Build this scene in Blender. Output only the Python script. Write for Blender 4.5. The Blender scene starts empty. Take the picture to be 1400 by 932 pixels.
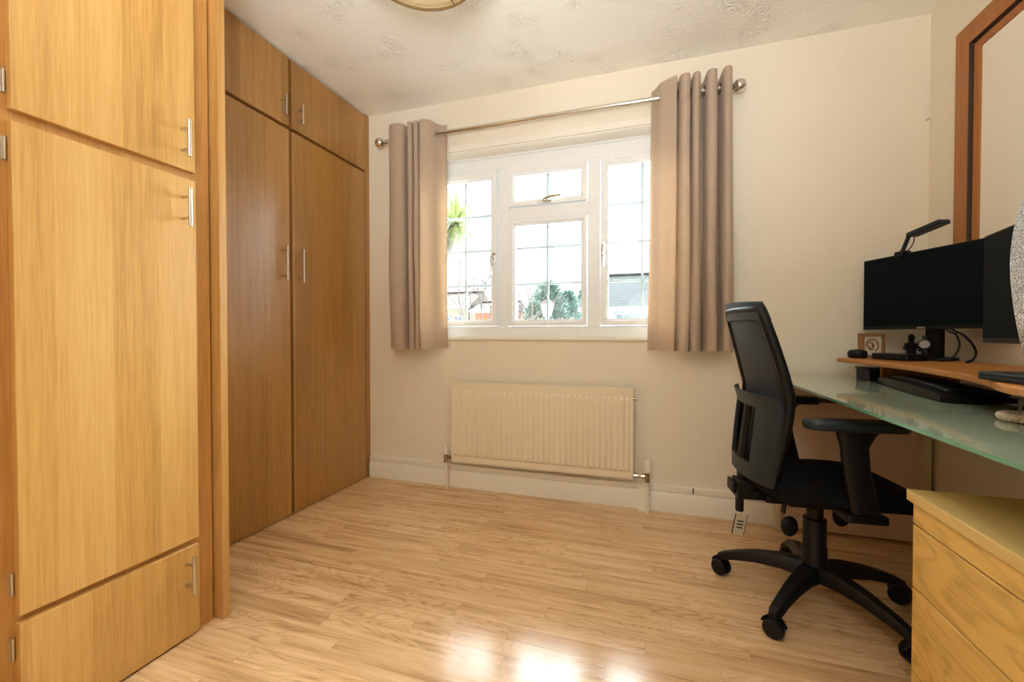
import bpy, bmesh, math, random
from mathutils import Vector, Matrix
random.seed(7)
C = bpy.context.scene.collection
PI = math.pi

# ------------------------------------------------------------------ materials
def srgb(r, g, b):
    f = lambda c: (c/255/12.92) if c/255 <= .04045 else ((c/255+.055)/1.055)**2.4
    return (f(r), f(g), f(b), 1)

def newmat(name):
    m = bpy.data.materials.new(name); m.use_nodes = True
    return m, m.node_tree, m.node_tree.nodes['Principled BSDF']

class NT:
    def __init__(s, nt): s.nt = nt
    def n(s, t, **k):
        nd = s.nt.nodes.new(t)
        for a, v in k.items():
            if a.startswith('i_'):
                key = a[2:]
                key = int(key) if key.isdigit() else key.replace('_', ' ')
                nd.inputs[key].default_value = v
            else: setattr(nd, a, v)
        return nd
    def l(s, a, b): s.nt.links.new(a, b)
    def math(s, op, a, b=None, c=None):
        nd = s.nt.nodes.new('ShaderNodeMath'); nd.operation = op
        for i, v in enumerate((a, b, c)):
            if v is None: continue
            if isinstance(v, (int, float)): nd.inputs[i].default_value = v
            else: s.l(v, nd.inputs[i])
        return nd.outputs[0]
    def mix(s, fac, a, b, blend='MIX'):
        nd = s.nt.nodes.new('ShaderNodeMix'); nd.data_type = 'RGBA'; nd.blend_type = blend
        for i, v in ((0, fac), (6, a), (7, b)):
            if isinstance(v, (int, float, tuple)): nd.inputs[i].default_value = v
            else: s.l(v, nd.inputs[i])
        return nd.outputs[2]
    def ramp(s, fac, stops):
        nd = s.nt.nodes.new('ShaderNodeValToRGB'); e = nd.color_ramp.elements
        while len(e) < len(stops): e.new(.5)
        for i, (p, c) in enumerate(stops):
            e[i].position = p; e[i].color = c if isinstance(c, tuple) else (c, c, c, 1)
        s.l(fac, nd.inputs[0]); return nd.outputs[0]

def plain(name, col, rough=.5, metal=0, bump=0, bscale=200, var=0, vscale=3, coat=0, spec=.5, sheen=0):
    m, nt, b = newmat(name); t = NT(nt)
    b.inputs['Base Color'].default_value = col
    b.inputs['Roughness'].default_value = rough
    b.inputs['Metallic'].default_value = metal
    b.inputs['Specular IOR Level'].default_value = spec
    b.inputs['Coat Weight'].default_value = coat
    if sheen: b.inputs['Sheen Weight'].default_value = sheen
    tc = t.n('ShaderNodeTexCoord')
    if var:
        nz = t.n('ShaderNodeTexNoise', i_Scale=vscale, i_Detail=4.0); t.l(tc.outputs['Object'], nz.inputs['Vector'])
        dk = tuple(c*(1-var) for c in col[:3])+(1,); lt = tuple(min(1, c*(1+var*.6)) for c in col[:3])+(1,)
        t.l(t.ramp(nz.outputs[0], [(.3, dk), (.7, lt)]), b.inputs['Base Color'])
    if bump:
        nz = t.n('ShaderNodeTexNoise', i_Scale=bscale, i_Detail=3.0); t.l(tc.outputs['Object'], nz.inputs['Vector'])
        bp = t.n('ShaderNodeBump', i_Strength=bump, i_Distance=.002); t.l(nz.outputs[0], bp.inputs['Height'])
        t.l(bp.outputs[0], b.inputs['Normal'])
    return m

def wood(name, dark, mid, light, axis='Z', rough=.35, gscale=1.0, strips=.09, bump=.15, cathedral=.0, across='Y', rmax=.1):
    """veneer: fine streaks along axis, soft strips of slightly different tone across it"""
    m, nt, b = newmat(name); t = NT(nt)
    tc = t.n('ShaderNodeTexCoord'); oi = t.n('ShaderNodeObjectInfo')
    off = t.n('ShaderNodeVectorMath', operation='SCALE'); off.inputs[0].default_value = (3.1, 5.7, 1.3)
    t.l(oi.outputs['Random'], off.inputs['Scale'])
    ad = t.n('ShaderNodeVectorMath', operation='ADD'); t.l(tc.outputs['Object'], ad.inputs[0]); t.l(off.outputs[0], ad.inputs[1])
    sc = {'X': (1.6, 42, 42), 'Y': (42, 1.6, 42), 'Z': (42, 42, 1.6)}[axis]
    mp = t.n('ShaderNodeMapping'); mp.inputs['Scale'].default_value = tuple(v*gscale for v in sc); t.l(ad.outputs[0], mp.inputs[0])
    nz = t.n('ShaderNodeTexNoise', i_Scale=1.0, i_Detail=6.0, i_Roughness=.65, i_Distortion=.3); t.l(mp.outputs[0], nz.inputs['Vector'])
    # fine pores
    mp2 = t.n('ShaderNodeMapping'); mp2.inputs['Scale'].default_value = tuple(v*gscale*5 for v in sc); t.l(ad.outputs[0], mp2.inputs[0])
    nz2 = t.n('ShaderNodeTexNoise', i_Scale=1.0, i_Detail=2.0); t.l(mp2.outputs[0], nz2.inputs['Vector'])
    sep = t.n('ShaderNodeSeparateXYZ'); t.l(ad.outputs[0], sep.inputs[0])
    fl = t.math('FLOOR', t.math('DIVIDE', sep.outputs[across], strips))
    wn = t.n('ShaderNodeTexWhiteNoise', noise_dimensions='1D'); t.l(fl, wn.inputs['W'])
    f = t.math('ADD', t.math('MULTIPLY', nz.outputs[0], .5), t.math('MULTIPLY', wn.outputs[0], .20))
    f = t.math('ADD', f, t.math('MULTIPLY', nz2.outputs[0], .30))
    if cathedral:
        mp3 = t.n('ShaderNodeMapping'); s3 = {'X': (1.3, 7, 7), 'Y': (7, 1.3, 7), 'Z': (7, 7, 1.3)}[axis]
        mp3.inputs['Scale'].default_value = s3; t.l(ad.outputs[0], mp3.inputs[0])
        n3 = t.n('ShaderNodeTexNoise', i_Scale=1.0, i_Detail=1.5); t.l(mp3.outputs[0], n3.inputs['Vector'])
        rg = t.math('ABSOLUTE', t.math('SINE', t.math('MULTIPLY', n3.outputs[0], 70)))
        f = t.math('SUBTRACT', f, t.math('MULTIPLY', t.math('POWER', rg, 6), cathedral))
    col = t.ramp(f, [(.25, dark), (.5, mid), (.78, light)])
    t.l(col, b.inputs['Base Color'])
    b.inputs['Roughness'].default_value = rough
    b.inputs['Specular IOR Level'].default_value = .45
    bp = t.n('ShaderNodeBump', i_Strength=bump, i_Distance=.001); t.l(nz2.outputs[0], bp.inputs['Height']); t.l(bp.outputs[0], b.inputs['Normal'])
    return m

def floor_mat():
    m, nt, b = newmat('laminate floor'); t = NT(nt)
    tc = t.n('ShaderNodeTexCoord'); sep = t.n('ShaderNodeSeparateXYZ'); t.l(tc.outputs['Object'], sep.inputs[0])
    x, y = sep.outputs['X'], sep.outputs['Y']
    H, L = .066, .62
    row = t.math('FLOOR', t.math('DIVIDE', y, H))
    w1 = t.n('ShaderNodeTexWhiteNoise', noise_dimensions='1D'); t.l(row, w1.inputs['W'])
    u = t.math('DIVIDE', t.math('ADD', x, t.math('MULTIPLY', w1.outputs[0], 5.0)), L)
    colm = t.math('FLOOR', u)
    cb = t.n('ShaderNodeCombineXYZ'); t.l(row, cb.inputs[0]); t.l(colm, cb.inputs[1])
    w2 = t.n('ShaderNodeTexWhiteNoise', noise_dimensions='2D'); t.l(cb.outputs[0], w2.inputs['Vector'])
    idn = w2.outputs[0]
    cg = t.n('ShaderNodeCombineXYZ')
    t.l(t.math('ADD', t.math('MULTIPLY', x, 2.2), t.math('MULTIPLY', idn, 40)), cg.inputs[0])
    t.l(t.math('MULTIPLY', y, 34), cg.inputs[1]); t.l(t.math('MULTIPLY', idn, 9), cg.inputs[2])
    nz = t.n('ShaderNodeTexNoise', i_Scale=1.0, i_Detail=6.0, i_Roughness=.62, i_Distortion=.5); t.l(cg.outputs[0], nz.inputs['Vector'])
    cg2 = t.n('ShaderNodeCombineXYZ')
    t.l(t.math('ADD', t.math('MULTIPLY', x, 1.5), t.math('MULTIPLY', idn, 23)), cg2.inputs[0])
    t.l(t.math('MULTIPLY', y, 9), cg2.inputs[1]); t.l(t.math('MULTIPLY', idn, 5), cg2.inputs[2])
    n2 = t.n('ShaderNodeTexNoise', i_Scale=1.0, i_Detail=2.0, i_Distortion=.4); t.l(cg2.outputs[0], n2.inputs['Vector'])
    rings = t.math('POWER', t.math('ABSOLUTE', t.math('SINE', t.math('MULTIPLY', n2.outputs[0], 84))), 5)
    # only some strips have pronounced figure
    sel = t.math('MULTIPLY', t.math('GREATER_THAN', idn, .5), .11)
    f = t.math('ADD', t.math('MULTIPLY', nz.outputs[0], .8), t.math('MULTIPLY', idn, .12))
    f = t.math('SUBTRACT', f, t.math('MULTIPLY', rings, sel))
    col = t.ramp(f, [(.22, srgb(160, 122, 82)), (.40, srgb(212, 174, 127)), (.58, srgb(233, 199, 154)), (.80, srgb(244, 220, 182))])
    # joints: board edges every three strips and strip ends
    fy = t.math('FRACT', t.math('DIVIDE', y, H*3))
    fx = t.math('FRACT', u); fy1 = t.math('FRACT', t.math('DIVIDE', y, H))
    j1 = t.math('LESS_THAN', fy, .007)
    j2 = t.math('LESS_THAN', fx, .003)
    j3 = t.math('LESS_THAN', fy1, .014)
    j = t.math('MAXIMUM', t.math('MULTIPLY', j1, .45), t.math('MAXIMUM', t.math('MULTIPLY', j2, .25), t.math('MULTIPLY', j3, .08)))
    col = t.mix(j, col, srgb(96, 62, 32))
    t.l(col, b.inputs['Base Color'])
    rn = t.math('ADD', t.math('MULTIPLY', nz.outputs[0], .10), .13)
    t.l(rn, b.inputs['Roughness'])
    b.inputs['Specular IOR Level'].default_value = .55
    bp = t.n('ShaderNodeBump', i_Strength=.25, i_Distance=.0015)
    hh = t.math('SUBTRACT', nz.outputs[0], t.math('MULTIPLY', j, 1.5)); t.l(hh, bp.inputs['Height']); t.l(bp.outputs[0], b.inputs['Normal'])
    return m

def ceiling_mat():
    m, nt, b = newmat('stippled plaster ceiling'); t = NT(nt)
    tc = t.n('ShaderNodeTexCoord')
    b.inputs['Base Color'].default_value = srgb(248, 247, 240); b.inputs['Roughness'].default_value = .75
    # clumps of little curved ridges
    ds = t.n('ShaderNodeTexNoise', i_Scale=14.0, i_Detail=2.0); t.l(tc.outputs['Object'], ds.inputs['Vector'])
    wv = t.math('POWER', t.math('ABSOLUTE', t.math('SINE', t.math('MULTIPLY', ds.outputs[0], 34))), 4)
    mk = t.n('ShaderNodeTexNoise', i_Scale=5.5, i_Detail=1.0); t.l(tc.outputs['Object'], mk.inputs['Vector'])
    mask = t.ramp(mk.outputs[0], [(.54, 0.0), (.66, 1.0)])
    fine = t.n('ShaderNodeTexNoise', i_Scale=60.0, i_Detail=4.0); t.l(tc.outputs['Object'], fine.inputs['Vector'])
    h = t.math('ADD', t.math('MULTIPLY', wv, mask), t.math('MULTIPLY', fine.outputs[0], .8))
    bp = t.n('ShaderNodeBump', i_Strength=.8, i_Distance=.0045); t.l(h, bp.inputs['Height']); t.l(bp.outputs[0], b.inputs['Normal'])
    return m

def glass_mat():
    m, nt, b = newmat('window glass'); t = NT(nt); nt.nodes.remove(b)
    o = nt.nodes['Material Output']
    tr = t.n('ShaderNodeBsdfTransparent'); gl = t.n('ShaderNodeBsdfGlossy', i_Roughness=.01)
    tr.inputs[0].default_value = (.94, .97, .96, 1)
    fr = t.n('ShaderNodeFresnel', i_IOR=1.45); mx = t.n('ShaderNodeMixShader')
    t.l(fr.outputs[0], mx.inputs[0]); t.l(tr.outputs[0], mx.inputs[1]); t.l(gl.outputs[0], mx.inputs[2]); t.l(mx.outputs[0], o.inputs[0])
    return m

def leather_mat():
    m, nt, b = newmat('grained pale leather'); t = NT(nt)
    tc = t.n('ShaderNodeTexCoord')
    mp = t.n('ShaderNodeMapping'); mp.inputs['Scale'].default_value = (1, 1, 1.5); t.l(tc.outputs['Object'], mp.inputs[0])
    vo = t.n('ShaderNodeTexVoronoi', i_Scale=430.0, i_Randomness=1.0, feature='DISTANCE_TO_EDGE'); t.l(mp.outputs[0], vo.inputs['Vector'])
    cr = t.ramp(vo.outputs['Distance'], [(.0, srgb(128, 140, 154)), (.14, srgb(232, 241, 252))])
    t.l(cr, b.inputs['Base Color'])
    b.inputs['Roughness'].default_value = .38
    bp = t.n('ShaderNodeBump', i_Strength=1.0, i_Distance=.0012); t.l(t.ramp(vo.outputs['Distance'], [(0, 0.), (.2, 1.)]), bp.inputs['Height']); t.l(bp.outputs[0], b.inputs['Normal'])
    return m

def mesh_fabric():
    m, nt, b = newmat('black chair mesh'); t = NT(nt)
    tc = t.n('ShaderNodeTexCoord')
    vo = t.n('ShaderNodeTexVoronoi', i_Scale=330.0, i_Randomness=.1); t.l(tc.outputs['Object'], vo.inputs['Vector'])
    t.l(t.ramp(vo.outputs['Distance'], [(.3, srgb(24, 34, 38)), (.6, srgb(6, 10, 12))]), b.inputs['Base Color'])
    b.inputs['Roughness'].default_value = .6
    return m

def roof_mat(name, c1, c2):
    m, nt, b = newmat(name); t = NT(nt)
    tc = t.n('ShaderNodeTexCoord'); br = t.n('ShaderNodeTexBrick', i_Scale=1.0)
    mp = t.n('ShaderNodeMapping'); t.l(tc.outputs['Object'], mp.inputs[0])
    br.inputs['Brick Width'].default_value = .34; br.inputs['Row Height'].default_value = .26; br.inputs['Mortar Size'].default_value = .035
    br.inputs['Color1'].default_value = c1; br.inputs['Color2'].default_value = c2; br.inputs['Mortar'].default_value = tuple(v*.45 for v in c1[:3])+(1,)
    sp = t.n('ShaderNodeSeparateXYZ'); t.l(mp.outputs[0], sp.inputs[0])
    cb = t.n('ShaderNodeCombineXYZ'); t.l(t.math('ADD', sp.outputs[0], sp.outputs[1]), cb.inputs[0]); t.l(t.math('MULTIPLY', sp.outputs[2], 1.3), cb.inputs[1])
    t.l(cb.outputs[0], br.inputs['Vector']); t.l(br.outputs['Color'], b.inputs['Base Color']); b.inputs['Roughness'].default_value = .9
    return m

M = {}
M['wall'] = plain('cream wall paint', srgb(236, 229, 212), .62, bump=.12, bscale=90, var=.015)
M['ceil'] = ceiling_mat()
M['floor'] = floor_mat()
M['white'] = plain('white gloss paint', srgb(240, 237, 225), .3, var=.02)
M['upvc'] = plain('white window plastic', srgb(238, 242, 244), .28, spec=.5)
M['bar'] = plain('grey glazing bar', srgb(158, 162, 160), .4)
M['sill'] = plain('white sill', srgb(240, 236, 224), .35)
M['glass'] = glass_mat()
M['oak'] = wood('golden oak veneer', srgb(166, 120, 54), srgb(206, 160, 88), srgb(228, 188, 118), 'Z', .31, strips=.115)
M['oak'].node_tree.nodes['Principled BSDF'].inputs['Specular IOR Level'].default_value = .75
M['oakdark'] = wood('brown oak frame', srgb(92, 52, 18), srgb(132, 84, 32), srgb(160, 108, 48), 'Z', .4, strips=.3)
M['oakdim'] = wood('dimmed oak veneer', srgb(136, 92, 38), srgb(170, 124, 58), srgb(196, 150, 84), 'Z', .3, strips=.115)  # same oak as the near doors, dimmer light painted into its tones
M['oakdim'].node_tree.nodes['Principled BSDF'].inputs['Specular IOR Level'].default_value = .9
M['oakframe'] = wood('grainy oak frame', srgb(140, 90, 40), srgb(190, 138, 74), srgb(216, 170, 104), 'Z', .4, strips=.3, bump=.4)
M['oaklip'] = wood('pale oak lipping', srgb(160, 112, 56), srgb(194, 148, 84), srgb(214, 172, 110), 'Z', .35, strips=.3)
M['cab'] = wood('oak foil drawer', srgb(172, 136, 66), srgb(214, 174, 92), srgb(226, 188, 108), 'Y', .45, strips=3, cathedral=.13, across='X')
M['cabtop'] = wood('oak foil top', srgb(176, 144, 78), srgb(204, 172, 102), srgb(216, 186, 118), 'Y', .5, strips=3, across='X')
M['mirwood'] = wood('reddish brown wood', srgb(124, 70, 26), srgb(168, 104, 46), srgb(190, 126, 62), 'Z', .45, strips=.5)
M['bamboo'] = wood('bamboo', srgb(150, 92, 36), srgb(186, 124, 58), srgb(206, 148, 80), 'Y', .35, strips=.04, across='X')
M['frameoak'] = wood('small frame oak', srgb(120, 84, 50), srgb(150, 112, 74), srgb(172, 134, 92), 'Z', .5, strips=.5)
M['chrome'] = plain('polished chrome', (.72, .71, .68, 1), .1, 1)
M['steel'] = plain('brushed steel', (.62, .58, .52, 1), .32, 1)
M['brass'] = plain('aged nickel fitting', (.42, .36, .30, 1), .25, 1)
M['curtain'] = plain('taupe curtain fabric', srgb(200, 182, 163), .8, bump=.3, bscale=900, var=.05, vscale=30, sheen=.3)
M['rad'] = plain('radiator enamel', srgb(238, 228, 204), .32)
M['blackp'] = plain('black plastic', srgb(12, 15, 17), .45, bump=.1, bscale=400, spec=.3)
M['darkgrey'] = plain('dark grey plastic', srgb(34, 46, 52), .42, spec=.35)
M['blackf'] = plain('black seat fabric', srgb(10, 10, 12), .9, spec=.2, bump=.5, bscale=700)
M['mesh'] = mesh_fabric()
M['screen'] = plain('dark screen', srgb(6, 18, 22), .6, spec=.08)
M['tagw'] = plain('off white card', srgb(200, 190, 165), .6)
M['ink'] = plain('dark ink', srgb(30, 26, 24), .6)
M['deskglass'] = plain('frosted green glass', srgb(160, 182, 160), .09, var=.02, coat=.5, spec=.8)
M['deskedge'] = plain('green glass edge', srgb(96, 150, 122), .12, spec=.8)
M['panel'] = plain('pinkish white board', srgb(214, 190, 176), .45)
M['metalw'] = plain('pale metal tube', srgb(214, 204, 184), .35)
M['shade'] = plain('beige lampshade fabric', srgb(214, 196, 156), .8, bump=.2, bscale=600)
M['shadetrim'] = plain('brown shade trim', srgb(130, 102, 62), .7)
M['leather'] = leather_mat()
M['rope'] = plain('cream cord', srgb(206, 196, 176), .8, bump=.5, bscale=500)
M['mirror'] = plain('mirror glass', (.86, .85, .82, 1), .02, 1)
M['groove'] = plain('dark groove', srgb(70, 46, 28), .6)
M['gold'] = plain('emblem red brown', srgb(128, 62, 36), .6)
M['whitewood'] = plain('whitewashed wood', srgb(222, 212, 190), .6, var=.06, vscale=20)
M['lens'] = plain('pale disc', srgb(150, 150, 145), .3)

_nt = M['curtain'].node_tree; _t = NT(_nt); _b = _nt.nodes['Principled BSDF']; _o = _nt.nodes['Material Output']
_tr = _t.n('ShaderNodeBsdfTranslucent'); _tr.inputs[0].default_value = srgb(240, 218, 190); _mx = _t.n('ShaderNodeMixShader', i_0=.28)
_t.l(_b.outputs[0], _mx.inputs[1]); _t.l(_tr.outputs[0], _mx.inputs[2]); _t.l(_mx.outputs[0], _o.inputs[0])

# ------------------------------------------------------------------ mesh builder
class MB:
    def __init__(s): s.v = []; s.f = []; s.mi = []; s.mats = []; s.m = 0; s.T = None
    def mat(s, m):
        if m not in s.mats: s.mats.append(m)
        s.m = s.mats.index(m); return s
    def add(s, vs, fs):
        o = len(s.v)
        for p in vs:
            p = Vector(p)
            if s.T: p = s.T @ p
            s.v.append(p)
        for f in fs: s.f.append([i+o for i in f]); s.mi.append(s.m)
        return s
    def box(s, a, b):
        x0, y0, z0 = (min(a[i], b[i]) for i in range(3)); x1, y1, z1 = (max(a[i], b[i]) for i in range(3))
        return s.add([(x0, y0, z0), (x1, y0, z0), (x1, y1, z0), (x0, y1, z0), (x0, y0, z1), (x1, y0, z1), (x1, y1, z1), (x0, y1, z1)],
                     [(0, 3, 2, 1), (4, 5, 6, 7), (0, 1, 5, 4), (1, 2, 6, 5), (2, 3, 7, 6), (3, 0, 4, 7)])
    def obox(s, c, ax, ay, az, hx, hy, hz):
        c = Vector(c); ax, ay, az = Vector(ax).normalized(), Vector(ay).normalized(), Vector(az).normalized()
        vs = []
        for k in (-1, 1):
            for (i, j) in ((-1, -1), (1, -1), (1, 1), (-1, 1)): vs.append(c+ax*hx*i+ay*hy*j+az*hz*k)
        return s.add(vs, [(0, 3, 2, 1), (4, 5, 6, 7), (0, 1, 5, 4), (1, 2, 6, 5), (2, 3, 7, 6), (3, 0, 4, 7)])
    def prism(s, poly, z0, z1):
        n = len(poly)
        return s.add([(x, y, z0) for x, y in poly]+[(x, y, z1) for x, y in poly],
                     [list(range(n))[::-1], list(range(n, 2*n))]+[(i, (i+1) % n, n+(i+1) % n, n+i) for i in range(n)])
    def tube(s, pts, r, n=12, closed=False, flat=None):
        pts = [Vector(p) for p in pts]; N = len(pts)
        rs = r if isinstance(r, (list, tuple)) else [r]*N
        prev = None; vs = []
        for i, p in enumerate(pts):
            if closed: d = pts[(i+1) % N]-pts[i-1]
            else: d = pts[min(i+1, N-1)]-pts[max(i-1, 0)]
            d = d.normalized()
            if prev is None:
                a = Vector((0, 0, 1)) if abs(d.z) < .9 else Vector((1, 0, 0))
                u = d.cross(a).normalized()
            else: u = (prev-d*prev.dot(d)).normalized()
            prev = u; w = d.cross(u)
            for k in range(n):
                t = 2*PI*k/n; fx, fy = (1, 1) if flat is None else flat
                vs.append(p+u*math.cos(t)*rs[i]*fx+w*math.sin(t)*rs[i]*fy)
        fs = []
        for i in range(N if closed else N-1):
            j = (i+1) % N
            for k in range(n): fs.append((i*n+k, i*n+(k+1) % n, j*n+(k+1) % n, j*n+k))
        if not closed: fs += [list(range(n))[::-1], list(range((N-1)*n, N*n))]
        return s.add(vs, fs)
    def lathe(s, prof, c=(0, 0, 0), axis=(0, 0, 1), n=32, closed=False):
        axis = Vector(axis).normalized(); c = Vector(c)
        a = Vector((1, 0, 0)) if abs(axis.x) < .9 else Vector((0, 1, 0))
        u = axis.cross(a).normalized(); w = axis.cross(u); vs = []; N = len(prof)
        for r, h in prof:
            for k in range(n):
                t = 2*PI*k/n; vs.append(c+axis*h+(u*math.cos(t)+w*math.sin(t))*max(r, 1e-5))
        fs = []
        for i in range(N if closed else N-1):
            j = (i+1) % N
            for k in range(n): fs.append((i*n+k, i*n+(k+1) % n, j*n+(k+1) % n, j*n+k))
        if not closed: fs += [list(range(n))[::-1], list(range((N-1)*n, N*n))]
        return s.add(vs, fs)
    def grid(s, fn, nu, nv, two=None):
        """surface fn(u,v) with thickness to two(u,v)"""
        vs = [fn(i/nu, j/nv) for j in range(nv+1) for i in range(nu+1)]; W = nu+1
        fs = [(j*W+i, j*W+i+1, (j+1)*W+i+1, (j+1)*W+i) for j in range(nv) for i in range(nu)]
        if two:
            o = len(vs); vs += [two(i/nu, j/nv) for j in range(nv+1) for i in range(nu+1)]
            fs += [(o+j*W+i, o+(j+1)*W+i, o+(j+1)*W+i+1, o+j*W+i+1) for j in range(nv) for i in range(nu)]
            bd = [i for i in range(W)]+[j*W+nu for j in range(1, nv+1)]+[nv*W+i for i in range(nu-1, -1, -1)]+[j*W for j in range(nv-1, 0, -1)]
            for k in range(len(bd)):
                a, b = bd[k], bd[(k+1) % len(bd)]; fs.append((b, a, o+a, o+b))
        return s.add(vs, fs)
    def sphere(s, c, r, n=20, sc=(1, 1, 1)):
        m = n//2
        prof = [(r*math.sin(PI*i/m), -r*math.cos(PI*i/m)) for i in range(m+1)]
        old = s.T; T = Matrix.Translation(Vector(c)) @ Matrix.Diagonal((*sc, 1)); s.T = (old @ T) if old else T
        s.lathe(prof, n=n); s.T = old; return s

def obj(name, mb, mat=None, parent=None, bevel=0, seg=2, smooth=None, subsurf=0, local=False):
    me = bpy.data.meshes.new(name)
    off = Vector(parent['_base']) if (parent is not None and not local and '_base' in parent) else Vector((0, 0, 0))
    me.from_pydata([tuple(v-off) for v in mb.v], [], mb.f)
    mats = mb.mats if mb.mats else [mat]
    for m in mats: me.materials.append(m)
    if mb.mats:
        for p, i in zip(me.polygons, mb.mi): p.material_index = i
    bm = bmesh.new(); bm.from_mesh(me)
    bmesh.ops.recalc_face_normals(bm, faces=bm.faces)
    bm.to_mesh(me); bm.free()
    me.update()
    o = bpy.data.objects.new(name, me); C.objects.link(o)
    if parent is not None: o.parent = parent; o['_base'] = tuple(off)
    if bevel:
        b = o.modifiers.new('bevel', 'BEVEL'); b.width = bevel; b.segments = seg; b.limit_method = 'ANGLE'; b.angle_limit = math.radians(40)
        b.harden_normals = False
    if subsurf:
        b = o.modifiers.new('sub', 'SUBSURF'); b.levels = b.render_levels = subsurf
    if smooth is None: smooth = 40
    if smooth:
        me.shade_smooth()
        try: me.set_sharp_from_angle(angle=math.radians(smooth))
        except Exception: pass
    return o

def tag(o, label=None, cat=None, group=None, kind=None):
    if label: o['label'] = label
    if cat: o['category'] = cat
    if group: o['group'] = group
    if kind: o['kind'] = kind
    return o

def thing(name, label, cat, loc=(0, 0, 0), rz=0, group=None):
    o = bpy.data.objects.new(name, None); C.objects.link(o); o.empty_display_size = .1
    o.location = loc; o.rotation_euler = (0, 0, rz); o['_base'] = tuple(loc)
    return tag(o, label, cat, group)

def struct(name, mb, mat, parent=None, **k):
    o = obj(name, mb, mat, parent, **k)
    if parent is None: o['kind'] = 'structure'
    return o

def catmull(pts, n=8, closed=False):
    P = [Vector(p) for p in pts]; N = len(P); out = []
    for i in range(N if closed else N-1):
        g = (lambda k: P[k % N]) if closed else (lambda k: P[max(0, min(N-1, k))])
        p0, p1, p2, p3 = g(i-1), g(i), g(i+1), g(i+2)
        for j in range(n):
            t = j/n
            out.append(.5*((2*p1)+(p2-p0)*t+(2*p0-5*p1+4*p2-p3)*t*t+(3*p1-3*p2+p3-p0)*t**3))
    if not closed: out.append(P[-1])
    return out

def rr(x0, x1, y0, y1, r, n=5):
    """rounded rectangle outline"""
    o = []
    for cx, cy, a in ((x1-r, y1-r, 0), (x0+r, y1-r, 90), (x0+r, y0+r, 180), (x1-r, y0+r, 270)):
        for k in range(n+1):
            t = math.radians(a+90*k/n); o.append((cx+r*math.cos(t), cy+r*math.sin(t)))
    return o

# ------------------------------------------------------------------ room
XL, XR, YB, YF, H = -2.42, 1.2, 2.45, -1.25, 2.4
OX0, OX1, OZ0, OZ1 = -1.44, .26, .915, 2.105       # window opening
struct('floor', MB().box((XL-.1, YF-.1, -.12), (XR+.1, YB+.02, 0)), M['floor'])
struct('ceiling', MB().box((XL-.1, YF-.1, H), (XR+.1, YB+.25, H+.15)), M['ceil'])
b = MB()
b.box((XL-.1, YB, -.12), (OX0, YB+.27, H)); b.box((OX1, YB, -.12), (XR+.1, YB+.27, H))
b.box((OX0, YB, -.12), (OX1, YB+.27, OZ0)); b.box((OX0, YB, OZ1), (OX1, YB+.27, H))
struct('wall_back', b, M['wall'], smooth=0)
struct('wall_right', MB().box((XR, YF-.1, 0), (XR+.12, YB, H)), M['wall'], smooth=0)
struct('wall_left', MB().box((XL-.12, YF-.1, 0), (XL, YB, H)), M['wall'], smooth=0)
struct('wall_front', MB().box((XL, YF-.12, 0), (XR, YF, H)), M['wall'], smooth=0)
# skirting with trunking strip above it
b = MB()
prof = [(0, 0), (-.024, 0), (-.024, .088), (-.017, .103), (-.010, .106), (-.008, .112), (-.020, .114), (-.020, .138), (0, .141)]
def extr_x(b, prof, x0, x1, yb):
    n = len(prof); b.add([(x0, yb+p[0], p[1]) for p in prof]+[(x1, yb+p[0], p[1]) for p in prof],
        [list(range(n)), list(range(n, 2*n))[::-1]]+[(i, (i+1) % n, n+(i+1) % n, n+i) for i in range(n)])
extr_x(b, prof, -1.785, XR, YB); struct('baseboard_back', b, M['white'], smooth=30)
b = MB()
n = len(prof); b.add([(XR+p[0], YF, p[1]) for p in prof]+[(XR+p[0], YB-.024, p[1]) for p in prof],
        [list(range(n)), list(range(n, 2*n))[::-1]]+[(i, (i+1) % n, n+(i+1) % n, n+i) for i in range(n)])
struct('baseboard_right', b, M['white'], smooth=30)

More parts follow.
